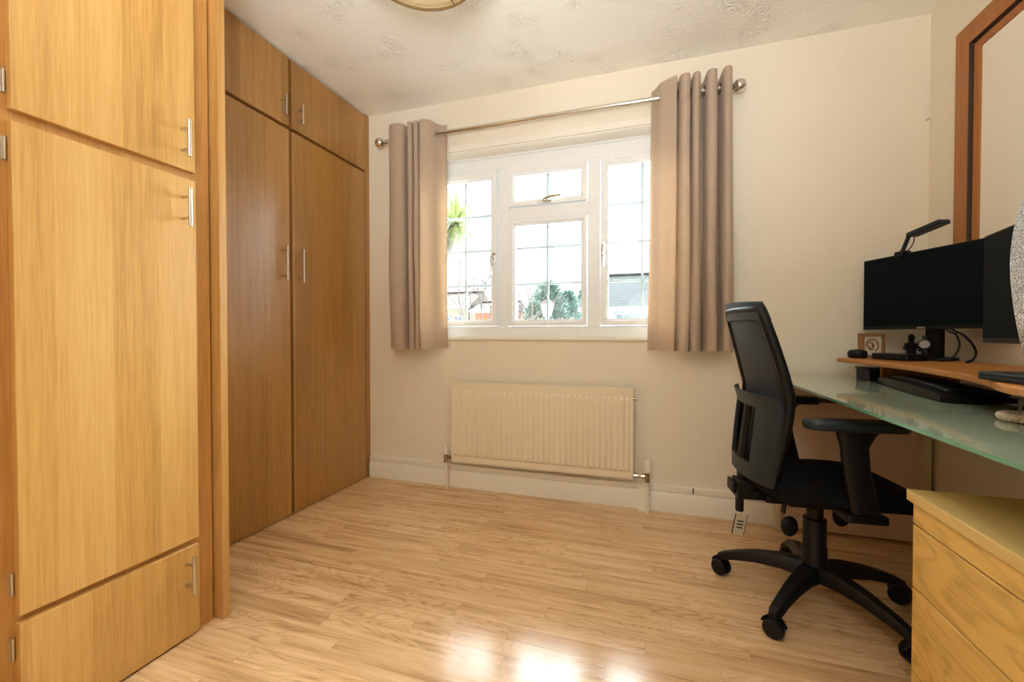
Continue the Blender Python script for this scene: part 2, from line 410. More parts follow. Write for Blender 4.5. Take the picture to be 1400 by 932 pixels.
# ---- window
win = bpy.data.objects.new('window_1', None); C.objects.link(win); win['kind'] = 'structure'; win['_base'] = (0, 0, 0)
FY0, FY1 = 2.545, 2.61
FX0, FX1, FZ0, FZ1 = OX0, OX1, .935, 2.06
b = MB()
b.box((FX0, FY0, FZ0), (-1.375, FY1, FZ1)); b.box((.19, FY0, FZ0), (FX1, FY1, FZ1))
b.box((-1.375, FY0, FZ0), (.19, FY1, 1.0)); b.box((-1.375, FY0, 1.985), (.19, FY1, FZ1))
b.box((-.914, FY0, 1.0), (-.848, FY1, 1.985)); b.box((-.356, FY0, 1.0), (-.284, FY1, 1.985))
b.box((-.848, FY0, 1.662), (-.356, FY1, 1.735))
obj('window_frame', b, M['upvc'], win, bevel=.005)
def sash(x0, x1, z0, z1, gx0, gx1, gz0, gz1, vb, hbs):
    y0, y1 = FY0-.012, FY1-.012
    b = MB(); e = .004
    # mitred ring with a sloped inner lip
    def ring(ax0, ax1, az0, az1, bx0, bx1, bz0, bz1, ya, yb_):
        o = [(ax0, ya, az0), (ax1, ya, az0), (ax1, ya, az1), (ax0, ya, az1), (bx0, yb_, bz0), (bx1, yb_, bz0), (bx1, yb_, bz1), (bx0, yb_, bz1)]
        b.add(o, [(i, (i+1) % 4, 4+(i+1) % 4, 4+i) for i in range(4)])
    x0 += e; x1 -= e; z0 += e; z1 -= e
    ins = .016
    ring(x0, x1, z0, z1, x0, x1, z0, z1, y1, y0)
    ring(x0, x1, z0, z1, gx0-ins, gx1+ins, gz0-ins, gz1+ins, y0, y0)
    ring(gx0-ins, gx1+ins, gz0-ins, gz1+ins, gx0-ins+.002, gx1+ins-.002, gz0-ins+.002, gz1+ins-.002, y0, y0+.006)
    ring(gx0-ins+.002, gx1+ins-.002, gz0-ins+.002, gz1+ins-.002, gx0, gx1, gz0, gz1, y0+.006, y0+.018)
    ring(gx0, gx1, gz0, gz1, gx0, gx1, gz0, gz1, y0+.018, y1)
    ring(gx0, gx1, gz0, gz1, x0, x1, z0, z1, y1, y1)
    s = obj('sash', b, M['upvc'], win)
    obj('glass_pane', MB().box((gx0-.003, y0+.026, gz0-.003), (gx1+.003, y0+.030, gz1+.003)), M['glass'], s, smooth=0)
    g = MB()
    for v in vb: g.box((v-.0068, y0+.032, gz0), (v+.0068, y0+.042, gz1))
    for h in hbs: g.box((gx0, y0+.0325, h-.0068), (gx1, y0+.0415, h+.0068))
    obj('glazing_bars', g, M['bar'], s, smooth=0)
    return s
sash(-1.375, -.914, 1.0, 1.985, -1.325, -.962, 1.043, 1.925, [-1.142], [1.262, 1.484, 1.704])
sash(-.284, .19, 1.0, 1.985, -.237, .142, 1.043, 1.925, [-.048], [1.262, 1.484, 1.704])
sash(-.848, -.356, 1.0, 1.662, -.802, -.392, 1.041, 1.622, [-.6], [1.262, 1.484])
sash(-.848, -.356, 1.735, 1.985, -.805, -.396, 1.775, 1.928, [-.6], [])
def whandle(x, z, kind):
    y = FY0-.014; b = MB()
    if kind == 'v':
        b.box((x-.011, y-.008, z-.03), (x+.011, y+.004, z+.03))
        b.tube([(x, y, z+.01), (x, y-.03, z+.012), (x-.002, y-.036, z-.01), (x, y-.034, z-.06), (x, y-.03, z-.11)], [.009, .009, .009, .008, .006], 10)
    else:
        b.box((x-.035, y-.006, z-.012), (x+.035, y+.004, z+.008)); b.sphere((x, y-.014, z+.002), .016, 14)
        b.tube([(x, y-.02, z+.006), (x+.03, y-.034, z+.014), (x+.105, y-.036, z+.018)], [.009, .008, .006], 10)
    o = obj('window_handle', b, M['chrome'], win); return o
whandle(-.937, 1.43, 'v'); whandle(-.262, 1.45, 'v'); whandle(-.607, 1.755, 'h')
obj('trickle_vent', MB().box((-1.25, FY0-.02, 1.955), (-.96, FY0-.011, 1.972)).box((-.2, FY0-.02, 1.955), (.1, FY0-.011, 1.972)), M['upvc'], win, bevel=.003)
# reveal lining and board, outer sill
b = MB(); b.box((OX0, YB-.014, .915), (OX1, FY1, .936))
struct('window_sill', b, M['sill'], win, bevel=.006, seg=3)
b = MB(); b.box((OX0, YB-.012, 2.083), (OX1, YB+.012, 2.122)); b.box((OX0, YB-.004, 2.073), (OX1, YB+.012, 2.083))
struct('trim_1', b, M['sill'], bevel=.004)
struct('trim_2', MB().box((OX0, YB+.012, 2.072), (OX1, FY0, OZ1)), M['sill'], bevel=.002)
struct('trim_3', MB().box((OX0, FY1, .86), (OX1, YB+.33, .932)), M['upvc'], bevel=.004)
struct('trim_4', MB().box((OX0, FY0, 2.06), (OX1, FY1, 2.075)), M['upvc'])

# ------------------------------------------------------------------ curtain pole and curtains
RY, RZ = 2.37, 2.175
pole = thing('curtain_pole', 'chrome curtain pole with ball finials across the top of the window', 'curtain pole', (-.62, RY, RZ))
b = MB(); b.tube([(-1.600, RY, RZ), (.357, RY, RZ)], .0125, 20); obj('pole', b, M['chrome'], pole)
for sx, x0 in ((-1, -1.600), (1, .357)):
    b = MB(); pr = [(.0125, 0), (.016, .004), (.016, .012), (.010, .016), (.008, .022), (.014, .026), (.009, .030)]
    b.lathe(pr, (x0, RY, RZ), (sx, 0, 0), 20)
    b.sphere((x0+sx*.054, RY, RZ), .031, 28)
    obj('finial', b, M['chrome'], pole)
for x in (-1.545, .285):
    b = MB(); b.tube([(x, RY, RZ-.016), (x, 2.42, RZ-.016), (x, YB-.001, RZ-.016)], .007, 10)
    b.lathe([(.024, 0), (.024, .006), (.012, .012)], (x, YB-.001, RZ-.016), (0, -1, 0), 20)
    b.lathe([(.0175, -.008), (.0175, .008), (.014, .008), (.014, -.008)], (x, RY, RZ), (1, 0, 0), 20, closed=True)
    obj('bracket', b, M['chrome'], pole)

def curtain(path, z0, z1, flare, cx, label):
    P = catmull([(x, y, 0) for x, y in path], 7)
    root = thing('curtain', label, 'curtain', (cx, RY, z0))
    nz = 26; L = [0]
    for i in range(1, len(P)): L.append(L[-1]+(P[i]-P[i-1]).length)
    def pt(i, j, off):
        t = j/nz; z = z0+(z1-z0)*t
        p = P[i]; d = (P[min(i+1, len(P)-1)]-P[max(i-1, 0)]).normalized(); nr = Vector((-d.y, d.x, 0))
        s = 1-t
        x = p.x+(p.x-cx)*flare*s+.004*math.sin(L[i]*31+z*5.0)*s
        y = RY+(p.y-RY)*(1-.12*s)+.006*math.sin(L[i]*17+z*7)*s
        zz = z+ .004*math.sin(L[i]*23)*(1-t)
        return Vector((x, min(y, YB-.016), zz))+nr*off
    n = len(P)
    b = MB(); vs = [pt(i, j, .0009) for j in range(nz+1) for i in range(n)]; o = len(vs)
    vs += [pt(i, j, -.0009) for j in range(nz+1) for i in range(n)]
    fs = []
    for j in range(nz):
        for i in range(n-1):
            a = j*n+i; fs.append((a, a+1, a+n+1, a+n)); fs.append((o+a, o+a+n, o+a+n+1, o+a+1))
    for j in range(nz):
        for i in (0, n-1):
            a = j*n+i; fs.append((a, a+n, o+a+n, o+a))
    for i in range(n-1):
        fs.append((i, i+1, o+i+1, o+i)); a = nz*n+i; fs.append((a, a+1, o+a+1, o+a))
    b.add(vs, fs); obj('curtain_fabric', b, M['curtain'], root, smooth=80)
    # hem stitch band
    for i in range(n-1):
        if (P[i].y-RY)*(P[i+1].y-RY) < 0:
            m = (P[i]+P[i+1])/2; d = (P[i+1]-P[i]).normalized(); nr = Vector((-d.y, d.x, 0)); u = d; w = Vector((0, 0, 1))
            ring = [Vector((m.x, RY, RZ))+(u*math.cos(a)+w*math.sin(a))*.0225 for a in [2*PI*k/24 for k in range(24)]]
            g = MB(); g.tube(ring, .0052, 8, closed=True, flat=(1, .7)); obj('eyelet', g, M['chrome'], root)
left_path = [(-1.585, 2.41), (-1.567, 2.36), (-1.545, 2.31), (-1.50, 2.293), (-1.455, 2.31), (-1.447, 2.36), (-1.453, 2.415), (-1.438, 2.422), (-1.426, 2.40), (-1.425, 2.35), (-1.416, 2.31),
             (-1.400, 2.298), (-1.386, 2.31), (-1.388, 2.36), (-1.392, 2.41), (-1.384, 2.41), (-1.380, 2.36), (-1.373, 2.31), (-1.358, 2.297), (-1.345, 2.31), (-1.348, 2.36), (-1.352, 2.41), (-1.344, 2.41),
             (-1.340, 2.36), (-1.334, 2.312), (-1.320, 2.296), (-1.298, 2.300), (-1.276, 2.312), (-1.262, 2.34), (-1.252, 2.375), (-1.236, 2.40), (-1.212, 2.410), (-1.198, 2.405)]
curtain(left_path, .865, 2.24, .02, -1.42, 'taupe eyelet curtain drawn to the left side, next to the wardrobe')
right_path = [(-.002, 2.418), (.012, 2.408), (.028, 2.375), (.045, 2.345), (.075, 2.325), (.102, 2.308), (.117, 2.304), (.122, 2.34), (.124, 2.40), (.129, 2.36), (.138, 2.308), (.160, 2.293), (.180, 2.31), (.184, 2.36), (.187, 2.41),
              (.191, 2.36), (.197, 2.31), (.212, 2.297), (.226, 2.315), (.232, 2.36), (.238, 2.415), (.248, 2.415), (.254, 2.36), (.260, 2.31), (.280, 2.296), (.300, 2.31), (.307, 2.36), (.313, 2.415),
              (.322, 2.415), (.327, 2.35), (.334, 2.305), (.350, 2.293), (.366, 2.31), (.374, 2.35), (.379, 2.40)]
curtain(right_path, .865, 2.24, .06, .19, 'taupe eyelet curtain drawn to the right side, nearest the office chair')

# ------------------------------------------------------------------ radiator
rad = thing('radiator', 'cream ribbed panel radiator on the wall below the window', 'radiator', (-.62, 2.38, .17))
RX0, RX1, RZ0, RZ1 = -1.151, -.087, .178, .657
b = MB(); NR = 33; nzp = 14
xs = []; pitch = (RX1-RX0-.03)/NR
for k in range(NR):
    x = RX0+.015+k*pitch
    xs += [(x+pitch*.06, 0), (x+pitch*.20, 1), (x+pitch*.80, 1), (x+pitch*.94, 0)]
xs = [(RX0, 0), (RX0+.004, 0)]+xs+[(RX1-.004, 0), (RX1, 0)]
zs = [(RZ0, 0), (RZ0+.035, 0), (RZ0+.05, 1), (RZ1-.055, 1), (RZ1-.04, 0), (RZ1, 0)]
vs = [(x, 2.368-.0105*dx*dz, z) for z, dz in zs for x, dx in xs]; W = len(xs)
fs = [(j*W+i, j*W+i+1, (j+1)*W+i+1, (j+1)*W+i) for j in range(len(zs)-1) for i in range(W-1)]
b.add(vs, fs); obj('front_panel', b, M['rad'], rad, smooth=25)
b = MB()
b.box((RX0, 2.3655, RZ0-.004), (RX0+.003, 2.415, RZ1+.002)); b.box((RX1-.003, 2.3655, RZ0-.004), (RX1, 2.415, RZ1+.002))
b.box((RX0+.01, 2.395, RZ0+.02), (RX1-.01, 2.40, RZ1-.02))
b.tube([(RX0, 2.385, RZ0+.012), (RX1, 2.385, RZ0+.012)], .011, 10); b.tube([(RX0, 2.385, RZ1-.015), (RX1, 2.385, RZ1-.015)], .011, 10)
obj('casing', b, M['rad'], rad)
b = MB(); b.box((RX0, 2.366, RZ1-.002), (RX1, 2.416, RZ1+.004)); obj('top_grille', b, M['rad'], rad)
obj('air_vent_plug', MB().lathe([(.009, 0), (.009, .012), (.004, .012), (.004, .02)], (RX1, 2.385, RZ1-.05), (1, 0, 0), 12), M['brass'], rad)
for sx in (-.95, -.29):
    obj('wall_bracket', MB().box((sx-.015, 2.40, .25), (sx+.015, YB, .6)), M['rad'], rad)
# valves and tails
xl = -1.2
b = MB(); b.tube([(xl, 2.385, .185), (xl+.006, 2.385, .10), (xl+.012, 2.385, .0)], .0075, 10); obj('pipe', b, M['white'], rad)
b = MB(); b.tube([(xl, 2.385, .165), (xl, 2.385, .215)], .012, 14); b.tube([(xl, 2.385, .195), (RX0, 2.385, .195)], [.010, .008], 12)
b.lathe([(.014, 0), (.014, .016)], (xl+.012, 2.385, .195), (1, 0, 0), 8); b.lathe([(.014, 0), (.014, .014)], (xl, 2.385, .165), (0, 0, 1), 8)
v = obj('lockshield_valve', b, M['brass'], rad)
obj('valve_cap', MB().lathe([(.014, .215), (.015, .225), (.013, .250), (.008, .262)], (xl, 2.385, 0), (0, 0, 1), 16), M['white'], v)
xr = -.014
b = MB(); b.tube([(xr, 2.385, .175), (xr+.002, 2.385, .0)], .0085, 12); b.box((xr-.045, 2.40, 0), (xr+.012, YB, .125)); obj('pipe', b, M['white'], rad)
b = MB(); b.tube([(xr, 2.385, .165), (xr, 2.385, .225)], .012, 14)
b.tube([(RX1, 2.385, .195), (xr, 2.385, .195)], .009, 12); b.lathe([(.014, 0), (.014, .02)], (RX1+.004, 2.385, .195), (1, 0, 0), 8)
b.lathe([(.014, 0), (.014, .018)], (xr-.03, 2.385, .195), (1, 0, 0), 8); b.lathe([(.014, 0), (.014, .015)], (xr, 2.385, .165), (0, 0, 1), 8)
v = obj('thermostatic_valve', b, M['brass'], rad)
b = MB()
b.lathe([(.013, .215), (.017, .225), (.018, .240), (.016, .243), (.018, .246), (.0195, .27), (.017, .282), (.010, .286)], (xr, 2.385, 0), (0, 0, 1), 24)
for k in range(10):
    a = 2*PI*k/10; b.box((xr+.0185*math.cos(a)-.002, 2.385+.0185*math.sin(a)-.002, .248), (xr+.0185*math.cos(a)+.002, 2.385+.0185*math.sin(a)+.002, .272))
obj('thermostat_head', b, M['white'], v)

# cable clip on the skirting, nail in the corner wall
tag(obj('cable_clip', MB().box((.213, 2.427, .114), (.219, 2.4305, .142)), M['ink']), 'tiny dark clip on the skirting between radiator and office chair', 'clip')
o = obj('wall_nail', MB().lathe([(.0045, 0), (.0045, .003), (.0018, .004), (.0018, .014), (.004, .015), (.004, .017)], (1.19, YB, 1.925), (0, -1, 0), 10), M['steel'])
tag(o, 'small nail in the bare wall near the corner beside the mirror', 'nail')

# ------------------------------------------------------------------ wardrobes
def bar_handle(par, x, y, za, zb, out):
    """bar handle on a door facing +x"""
    b = MB(); r = .0055
    b.tube([(x+out, y, za), (x+out, y, zb)], r, 12)
    for z in (za+.024, zb-.024): b.tube([(x, y, z), (x+out, y, z)], .0045, 10)
    return obj('handle', b, M['steel'], par)
def hinge(par, x, y, z):
    b = MB(); b.box((x, y-.004, z-.026), (x+.002, y+.005, z+.026)); b.tube([(x+.004, y+.001, z-.026), (x+.004, y+.001, z+.026)], .0032, 8)
    return obj('hinge', b, M['steel'], par)

wn = thing('wardrobe', 'near wardrobe with a large door over a drop front and a top locker', 'wardrobe', (-1.8, .3, 0))
FXn = -1.388; DXn = -1.368
b = MB()
b.box((XL+.002, YF+.01, .0), (FXn-.02, 1.045, H-.002))
obj('carcass', b, M['oakdark'], wn, smooth=0)
b = MB()  # face frame: stiles and rails
for y0, y1 in ((.985, 1.045), (.505, .600), (-.03, .06), (-.60, -.51), (-1.24, -1.18)): b.box((FXn-.02, y0, 0), (FXn, y1, H-.003))
for z0, z1 in ((1.425, 1.462), (H-.04, H-.003), (0, .006), (.285, .31)): b.box((FXn-.02, YF+.01, z0), (FXn-.0004, 1.045, z1))
obj('face_frame', b, M['oakframe'], wn, smooth=0)
b = MB(); b.box((XL+.002, 1.052, 0), (-1.352, 1.078, H-.001)); obj('end_panel', b, M['oaklip'], wn, bevel=.001)
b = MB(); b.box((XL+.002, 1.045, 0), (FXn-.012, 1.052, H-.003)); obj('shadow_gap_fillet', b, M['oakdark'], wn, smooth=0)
def near_bay(y0, y1, hy):
    for nm, z0, z1, ha, hb, hz in (('locker_door', 1.458, 2.36, 1.491, 1.603, (1.52, 2.28)), ('door', .306, 1.432, 1.282, 1.396, (1.37, .38)), ('drop_front', .008, .288, .151, .264, (.23, .05))):
        d = obj(nm, MB().box((FXn, y0, z0), (DXn, y1, z1)), M['oak'], wn, bevel=.0015)
        bar_handle(d, DXn, hy, ha, hb, .033)
        for z in hz: hinge(d, FXn, y0-.006, z)
near_bay(.578, .988, .948)
near_bay(-.03+.07, .528, .49)
near_bay(-.535, -.005, -.45)

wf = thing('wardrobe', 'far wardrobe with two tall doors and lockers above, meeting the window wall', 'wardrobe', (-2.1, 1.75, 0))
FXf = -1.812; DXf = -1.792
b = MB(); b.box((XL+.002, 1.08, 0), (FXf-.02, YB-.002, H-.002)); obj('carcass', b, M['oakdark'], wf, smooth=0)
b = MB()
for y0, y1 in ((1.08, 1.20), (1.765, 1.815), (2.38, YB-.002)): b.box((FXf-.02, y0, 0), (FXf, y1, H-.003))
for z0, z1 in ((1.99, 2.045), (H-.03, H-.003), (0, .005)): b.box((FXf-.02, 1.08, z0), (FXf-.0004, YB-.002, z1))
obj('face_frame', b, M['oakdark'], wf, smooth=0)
obj('filler_strip', MB().box((FXf, 2.41, 0), (DXf-.002, YB-.0005, H-.003)), M['oakdim'], wf)
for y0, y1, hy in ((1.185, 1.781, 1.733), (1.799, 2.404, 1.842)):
    d = obj('locker_door', MB().box((FXf, y0, 2.030), (DXf, y1, 2.385)), M['oakdim'], wf, bevel=.0015); bar_handle(d, DXf, hy, 2.062, 2.168, .033)
    d = obj('door', MB().box((FXf, y0, .006), (DXf, y1, 2.012)), M['oakdim'], wf, bevel=.0015); bar_handle(d, DXf, hy, 1.226, 1.403, .033)

# ------------------------------------------------------------------ desk
desk = thing('desk', 'frosted green glass desk on a pale metal frame along the right wall', 'desk', (.86, 1.6, 0))
DX0, DX1, DY0, DY1, DZ = .523, 1.192, .79, 2.415, .757
b = MB(); b.mat(M['deskedge']); b.prism(rr(DX0, DX1, DY0, DY1, .025), DZ-.008, DZ)
b.mi = [0]*len(b.f); b.mats = [M['deskedge'], M['deskglass']]; b.mi[0] = 1; b.mi[1] = 1
obj('glass_top', b, None, desk, smooth=30)
for y in (2.385, .86):
    for nm, x, r in (('leg', .592, .014), ('leg', 1.172, .014)):
        b = MB(); b.box((x-r, y-r, .012), (x+r, y+r, DZ-.012)); b.box((x-r-.004, y-r-.004, .0), (x+r+.004, y+r+.004, .014))
        obj(nm, b, M['metalw'], desk, bevel=.002)
    obj('cross_rail', MB().box((.605, y-.012, .628), (1.16, y+.012, .646)), M['groove'] if y > 2 else M['metalw'], desk, bevel=.002)
obj('side_rail', MB().box((1.160, .872, .715), (1.184, 2.372, .745)), M['metalw'], desk)
obj('end_panel', MB().box((.607, 2.392, .012), (1.160, 2.412, DZ-.012)), M['panel'], desk, bevel=.002)

# pedestal drawers
cab = thing('drawer_pedestal', 'light oak drawer pedestal under the near end of the glass desk', 'drawers', (.82, 1.0, 0))
cx0, cx1, cy0, cy1 = .575, 1.06, .785, 1.185
obj('body', MB().box((cx0+.004, cy0, .0), (cx1, cy1, .576)), M['cabtop'], cab, bevel=.001)
obj('top', MB().box((.555, cy0-.012, .576), (1.07, 1.2, .600)), M['cabtop'], cab, bevel=.001)
obj('top_rail', MB().box((cx0-.014, cy0, .530), (cx0+.004, cy1, .574)), M['cab'], cab, bevel=.0008)
for z0, z1 in ((.388, .526), (.200, .384), (.012, .196)):
    obj('drawer_front', MB().box((cx0-.014, cy0, z0), (cx0+.004, cy1, z1)), M['cab'], cab, bevel=.0008)

# ------------------------------------------------------------------ monitor riser and things on the desk
SZ = .847
front = [(.792, 2.275), (.812, 2.15), (.826, 1.95), (.825, 1.75), (.806, 1.58), (.785, 1.43), (.748, 1.30), (.700, 1.17), (.690, 1.10), (.695, .93)]
fp = [(p.x, p.y) for p in catmull([(x, y, 0) for x, y in front], 6)]
poly = [(1.175, 2.34), (.815, 2.30)]+fp+[(.72, .905), (1.175, .90)]
rs = thing('monitor_riser', 'wavy bamboo monitor riser standing on the glass desk', 'monitor riser', (.95, 1.7, DZ))
obj('shelf_board', MB().prism(poly, SZ-.019, SZ), M['bamboo'], rs, bevel=.004, smooth=50)
for y in (2.14, 1.47, .98):
    obj('foot', MB().box((.90 if y > 2 else 1.03, y-.009, DZ+.0005), (1.15, y+.009, SZ-.0185)), M['bamboo'], rs)
# black box under shelf
o = thing('storage_box', 'small black box under the far end of the bamboo riser', 'box', (.94, 2.24, DZ))
obj('box_body', MB().box((.875, 2.175, DZ+.0005), (.99, 2.30, DZ+.042)), M['blackp'], o, bevel=.003)
obj('box_lid', MB().box((.872, 2.172, DZ+.042), (.993, 2.303, DZ+.052)), M['darkgrey'], o, bevel=.003)
# keyboard: ergonomic wedge with keys
kb = thing('keyboard', 'black curved ergonomic keyboard tucked under the bamboo riser', 'keyboard', (.9, 1.75, DZ))
def kbz(u, v):
    y = 2.10-.56*u; x = .872-.085*u**1.3+.17*v
    z = DZ+.017+.021*math.sin(PI*u)**.5*(1-.25*v)*(math.sin(PI*min(1, v*1.0+.12))**.35)
    return Vector((x-.02*math.sin(PI*u), y, z))
b = MB(); b.grid(kbz, 24, 10, lambda u, v: Vector((kbz(u, v).x, kbz(u, v).y, DZ+.0035))); obj('case', b, M['blackp'], kb, smooth=50)
b = MB()
for r in range(4):
    for k in range(15):
        u = .07+.86*(k+.5)/15; v = .28+.165*r; p = kbz(u, v)
        b.box((p.x-.014, p.y-.0145, p.z-.002), (p.x+.014, p.y+.0145, p.z+.007))
kk = obj('keys', b, M['darkgrey'], kb, bevel=.002); kk['kind'] = 'stuff'
# black sheet added for the deep shade under the riser, plus mouse
o = tag(obj('desk_shade', MB().prism([(.800, 1.53), (.815, 1.515), (.87, 1.515), (1.06, 1.74), (1.10, 1.8), (1.10, 2.165), (.87, 2.165), (.85, 2.0), (.815, 1.75)], DZ+.0003, DZ+.003), M['blackf']), 'flat black sheet standing in for shade on the green glass under the keyboard', 'mat')
ms = thing('computer_mouse', 'rounded black mouse on the glass at the near end of the keyboard', 'mouse', (.95, 1.42, DZ))
b = MB(); b.sphere((.95, 1.43, DZ+.002), .05, 24, (1, .68, .72))
for i, v_ in enumerate(b.v):
    if v_.z < DZ+.0006: v_.z = DZ+.0006
obj('shell', b, M['blackp'], ms); b = MB(); b.lathe([(.008, -.003), (.008, .003)], (.925, 1.43, DZ+.033), (0, 1, 0), 14); obj('scroll_wheel', b, M['darkgrey'], ms)
bg = thing('laptop', 'closed dark laptop lying on the near end of the bamboo riser', 'laptop', (.95, 1.3, SZ))
b = MB(); b.T = Matrix.Translation((.915, 1.095, SZ)) @ Matrix.Rotation(math.radians(3), 4, 'Z')
b.prism(rr(-.19, .19, -.19, .19, .012), .0015, .011); obj('base', b, M['blackp'], bg, bevel=.002)
b2 = MB(); b2.T = b.T; b2.prism(rr(-.19, .19, -.19, .19, .012), .0115, .019); obj('lid', b2, M['darkgrey'], bg, bevel=.002)

def monitor(base, cen, dirv, w, h, z0, label, foot):
    """screen centre line cen (x,y), screen runs along dirv, faces left of dirv rotated to -x"""
    d = Vector((dirv[0], dirv[1], 0)).normalized(); nrm = Vector((-d.y, d.x, 0))
    if nrm.x > 0: nrm = -nrm
    c = Vector((cen[0], cen[1], z0+h/2)); root = thing('monitor', label, 'monitor', (cen[0], cen[1], SZ))
    up = Vector((0, 0, 1))
    obj('housing', MB().obox(c-nrm*.010, d, nrm, up, w/2, .009, h/2), M['blackp'], root, bevel=.002)
    obj('rear_bulge', MB().obox(c-nrm*.028, d, nrm, up, w*.28, .012, h*.3), M['blackp'], root, bevel=.006)
    obj('screen', MB().obox(c+nrm*.0002+up*.004, d, nrm, up, w/2-.006, .0012, h/2-.010), M['screen'], root)
    b = MB(); b.obox(Vector((cen[0], cen[1], z0+.006))+nrm*.001, d, nrm, up, .016, .0012, .003); obj('maker_badge', b, M['steel'], root)
    p = Vector((foot[0], foot[1], 0))
    b = MB(); b.obox(p+up*(SZ+.012+(z0+.14-SZ-.012)/2), d, nrm, up, .028, .014, (z0+.14-SZ-.012)/2); 
    top = p+up*(z0+.12); tgt = Vector((cen[0], cen[1], z0+.12))-nrm*.035; mid = (top+tgt)/2
    ln = (tgt-top).length
    if ln > .02: b.obox(mid, (tgt-top), (tgt-top).cross(up), up, ln/2+.01, .02, .02)
    obj('stand_column', b, M['blackp'], root, bevel=.004)
    b = MB(); b.prism([(p.x+q*math.cos(a)*1, p.y+q2*math.sin(a)) for a, q, q2 in [(2*PI*k/32, .065, .088) for k in range(32)]], SZ+.0005, SZ+.012)
    obj('stand_base', b, M['blackp'], root, bevel=.003)
    return root
d1 = Vector((.35, -.94, 0)).normalized(); e1 = Vector((.932, 2.385, 0)); L1 = .54
c1 = e1+d1*L1/2
d2 = Vector((-.19, -.982, 0)).normalized(); e2 = Vector((.950, 1.666, 0)); c2 = e2+d2*L1/2
monitor(None, (c1.x, c1.y), d1, L1, .315, .972, 'wide black monitor at the far end, with a clip-on light on top', (1.10, 2.19))
monitor(None, (c2.x, c2.y), d2, L1, .318, .926, 'wide black monitor at the near end, half hidden by the pale leather chair', (1.02, 1.40))

# things on riser
o = thing('photo_frame', 'small square wooden frame with a round emblem on whitewashed wood', 'picture frame', (.93, 2.27, SZ))
cF = Vector((.925, 2.285, SZ+.056)); dF = Vector((.93, .36, 0)).normalized(); nF = Vector((.36, -.93, 0)).normalized(); up = Vector((0, 0, 1))
S = .053
b = MB()
for s_ in (-1, 1):
    b.obox(cF+dF*s_*(S-.005), dF, nF, up, .005, .012, S); b.obox(cF+up*s_*(S-.005), dF, nF, up, S, .0119, .005)
obj('frame', b, M['frameoak'], o)
obj('panel', MB().obox(cF-nF*.004, dF, nF, up, S-.0095, .0075, S-.0095), M['whitewood'], o)
b = MB(); fc = cF+nF*.0045
for rad_, tt in ((.028, .0022), (.020, .0012)):
    ring = [fc+(dF*math.cos(a)+up*math.sin(a))*rad_ for a in [2*PI*k/28 for k in range(-5 if rad_ > .025 else 0, 16 if rad_ > .025 else 24)]]
    b.tube(ring, tt, 6)
b.tube([fc+dF*-.012+up*.010, fc+dF*.0+up*.012, fc+dF*.006+up*.004, fc+dF*-.004+up*-.002, fc+dF*.008+up*-.010], .0022, 6); b.sphere(fc+dF*.004, .005, 10)
b.tube([fc+dF*-.018+up*-.004, fc+dF*-.008+up*-.014, fc+dF*.006+up*-.016], .0018, 6)
obj('round_emblem', b, M['gold'], o)
tag(obj('round_speaker', MB().lathe([(.028, 0), (.034, .006), (.036, .022), (.032, .032), (.020, .038), (0.001, .039)], (.865, 2.262, SZ), (0, 0, 1), 28), M['blackp']),
    'small round black speaker at the tip of the bamboo riser', 'speaker')
o = thing('docking_station', 'flat black dock on the riser between frame and monitor stand', 'dock', (.98, 2.1, SZ))
b = MB(); b.T = Matrix.Translation((.962, 2.130, SZ)) @ Matrix.Rotation(math.radians(20), 4, 'Z')
b.prism(rr(-.05, .05, -.075, .085, .008), .0015, .026); obj('case', b, M['blackp'], o, bevel=.003)
b2 = MB(); b2.T = b.T; b2.box((-.052, -.05, .008), (-.05, -.03, .014)).box((-.052, -.01, .008), (-.05, .01, .014)); obj('port', b2, M['darkgrey'], o)
o = thing('figurine', 'little dark upright figurine behind the dock on the riser', 'figurine', (1.078, 2.31, SZ))
b = MB(); b.lathe([(.020, 0), (.022, .01), (.016, .03), (.022, .05), (.024, .062), (.012, .070), (.008, .075), (.011, .084), (.012, .095), (.006, .104), (.001, .106)], (1.078, 2.31, SZ), (0, 0, 1), 18)
obj('body', b, M['blackp'], o)
b = MB(); b.tube([(1.055, 2.30, SZ+.056), (1.046, 2.295, SZ+.044), (1.054, 2.288, SZ+.034)], .005, 8); obj('arm', b, M['blackp'], o)
b = MB(); b.tube([(1.098, 2.31, SZ+.056), (1.106, 2.302, SZ+.044), (1.098, 2.292, SZ+.034)], .005, 8); obj('arm', b, M['blackp'], o)
o = thing('wrist_watch', 'round pale-faced watch hanging beside the far monitor stand', 'watch', (1.03, 2.06, SZ))
wc = Vector((1.000, 2.055, SZ+.066)); wn_ = Vector((-.43, -.90, 0)).normalized()
b = MB(); b.lathe([(.001, .005), (.0155, .005), (.0155, -.001), (.001, -.001)], wc, wn_, 24); obj('watch_face', b, M['lens'], o)
b = MB(); b.lathe([(.0155, -.004), (.020, -.002), (.020, .005), (.0155, .0065)], wc, wn_, 24, closed=True)
wd = Vector((.90, -.43, 0)); bk = -wn_
b.tube(catmull([wc+up*.016, wc+up*.030+bk*.012, wc+up*.026+bk*.035, wc+bk*.046, wc-up*.030+bk*.036, wc-up*.052+bk*.016+wd*.006, wc-up*.044+wd*.004, wc-up*.018], 5), .006, 8, flat=(1.4, .4))
obj('watch_strap', b, M['blackp'], o)

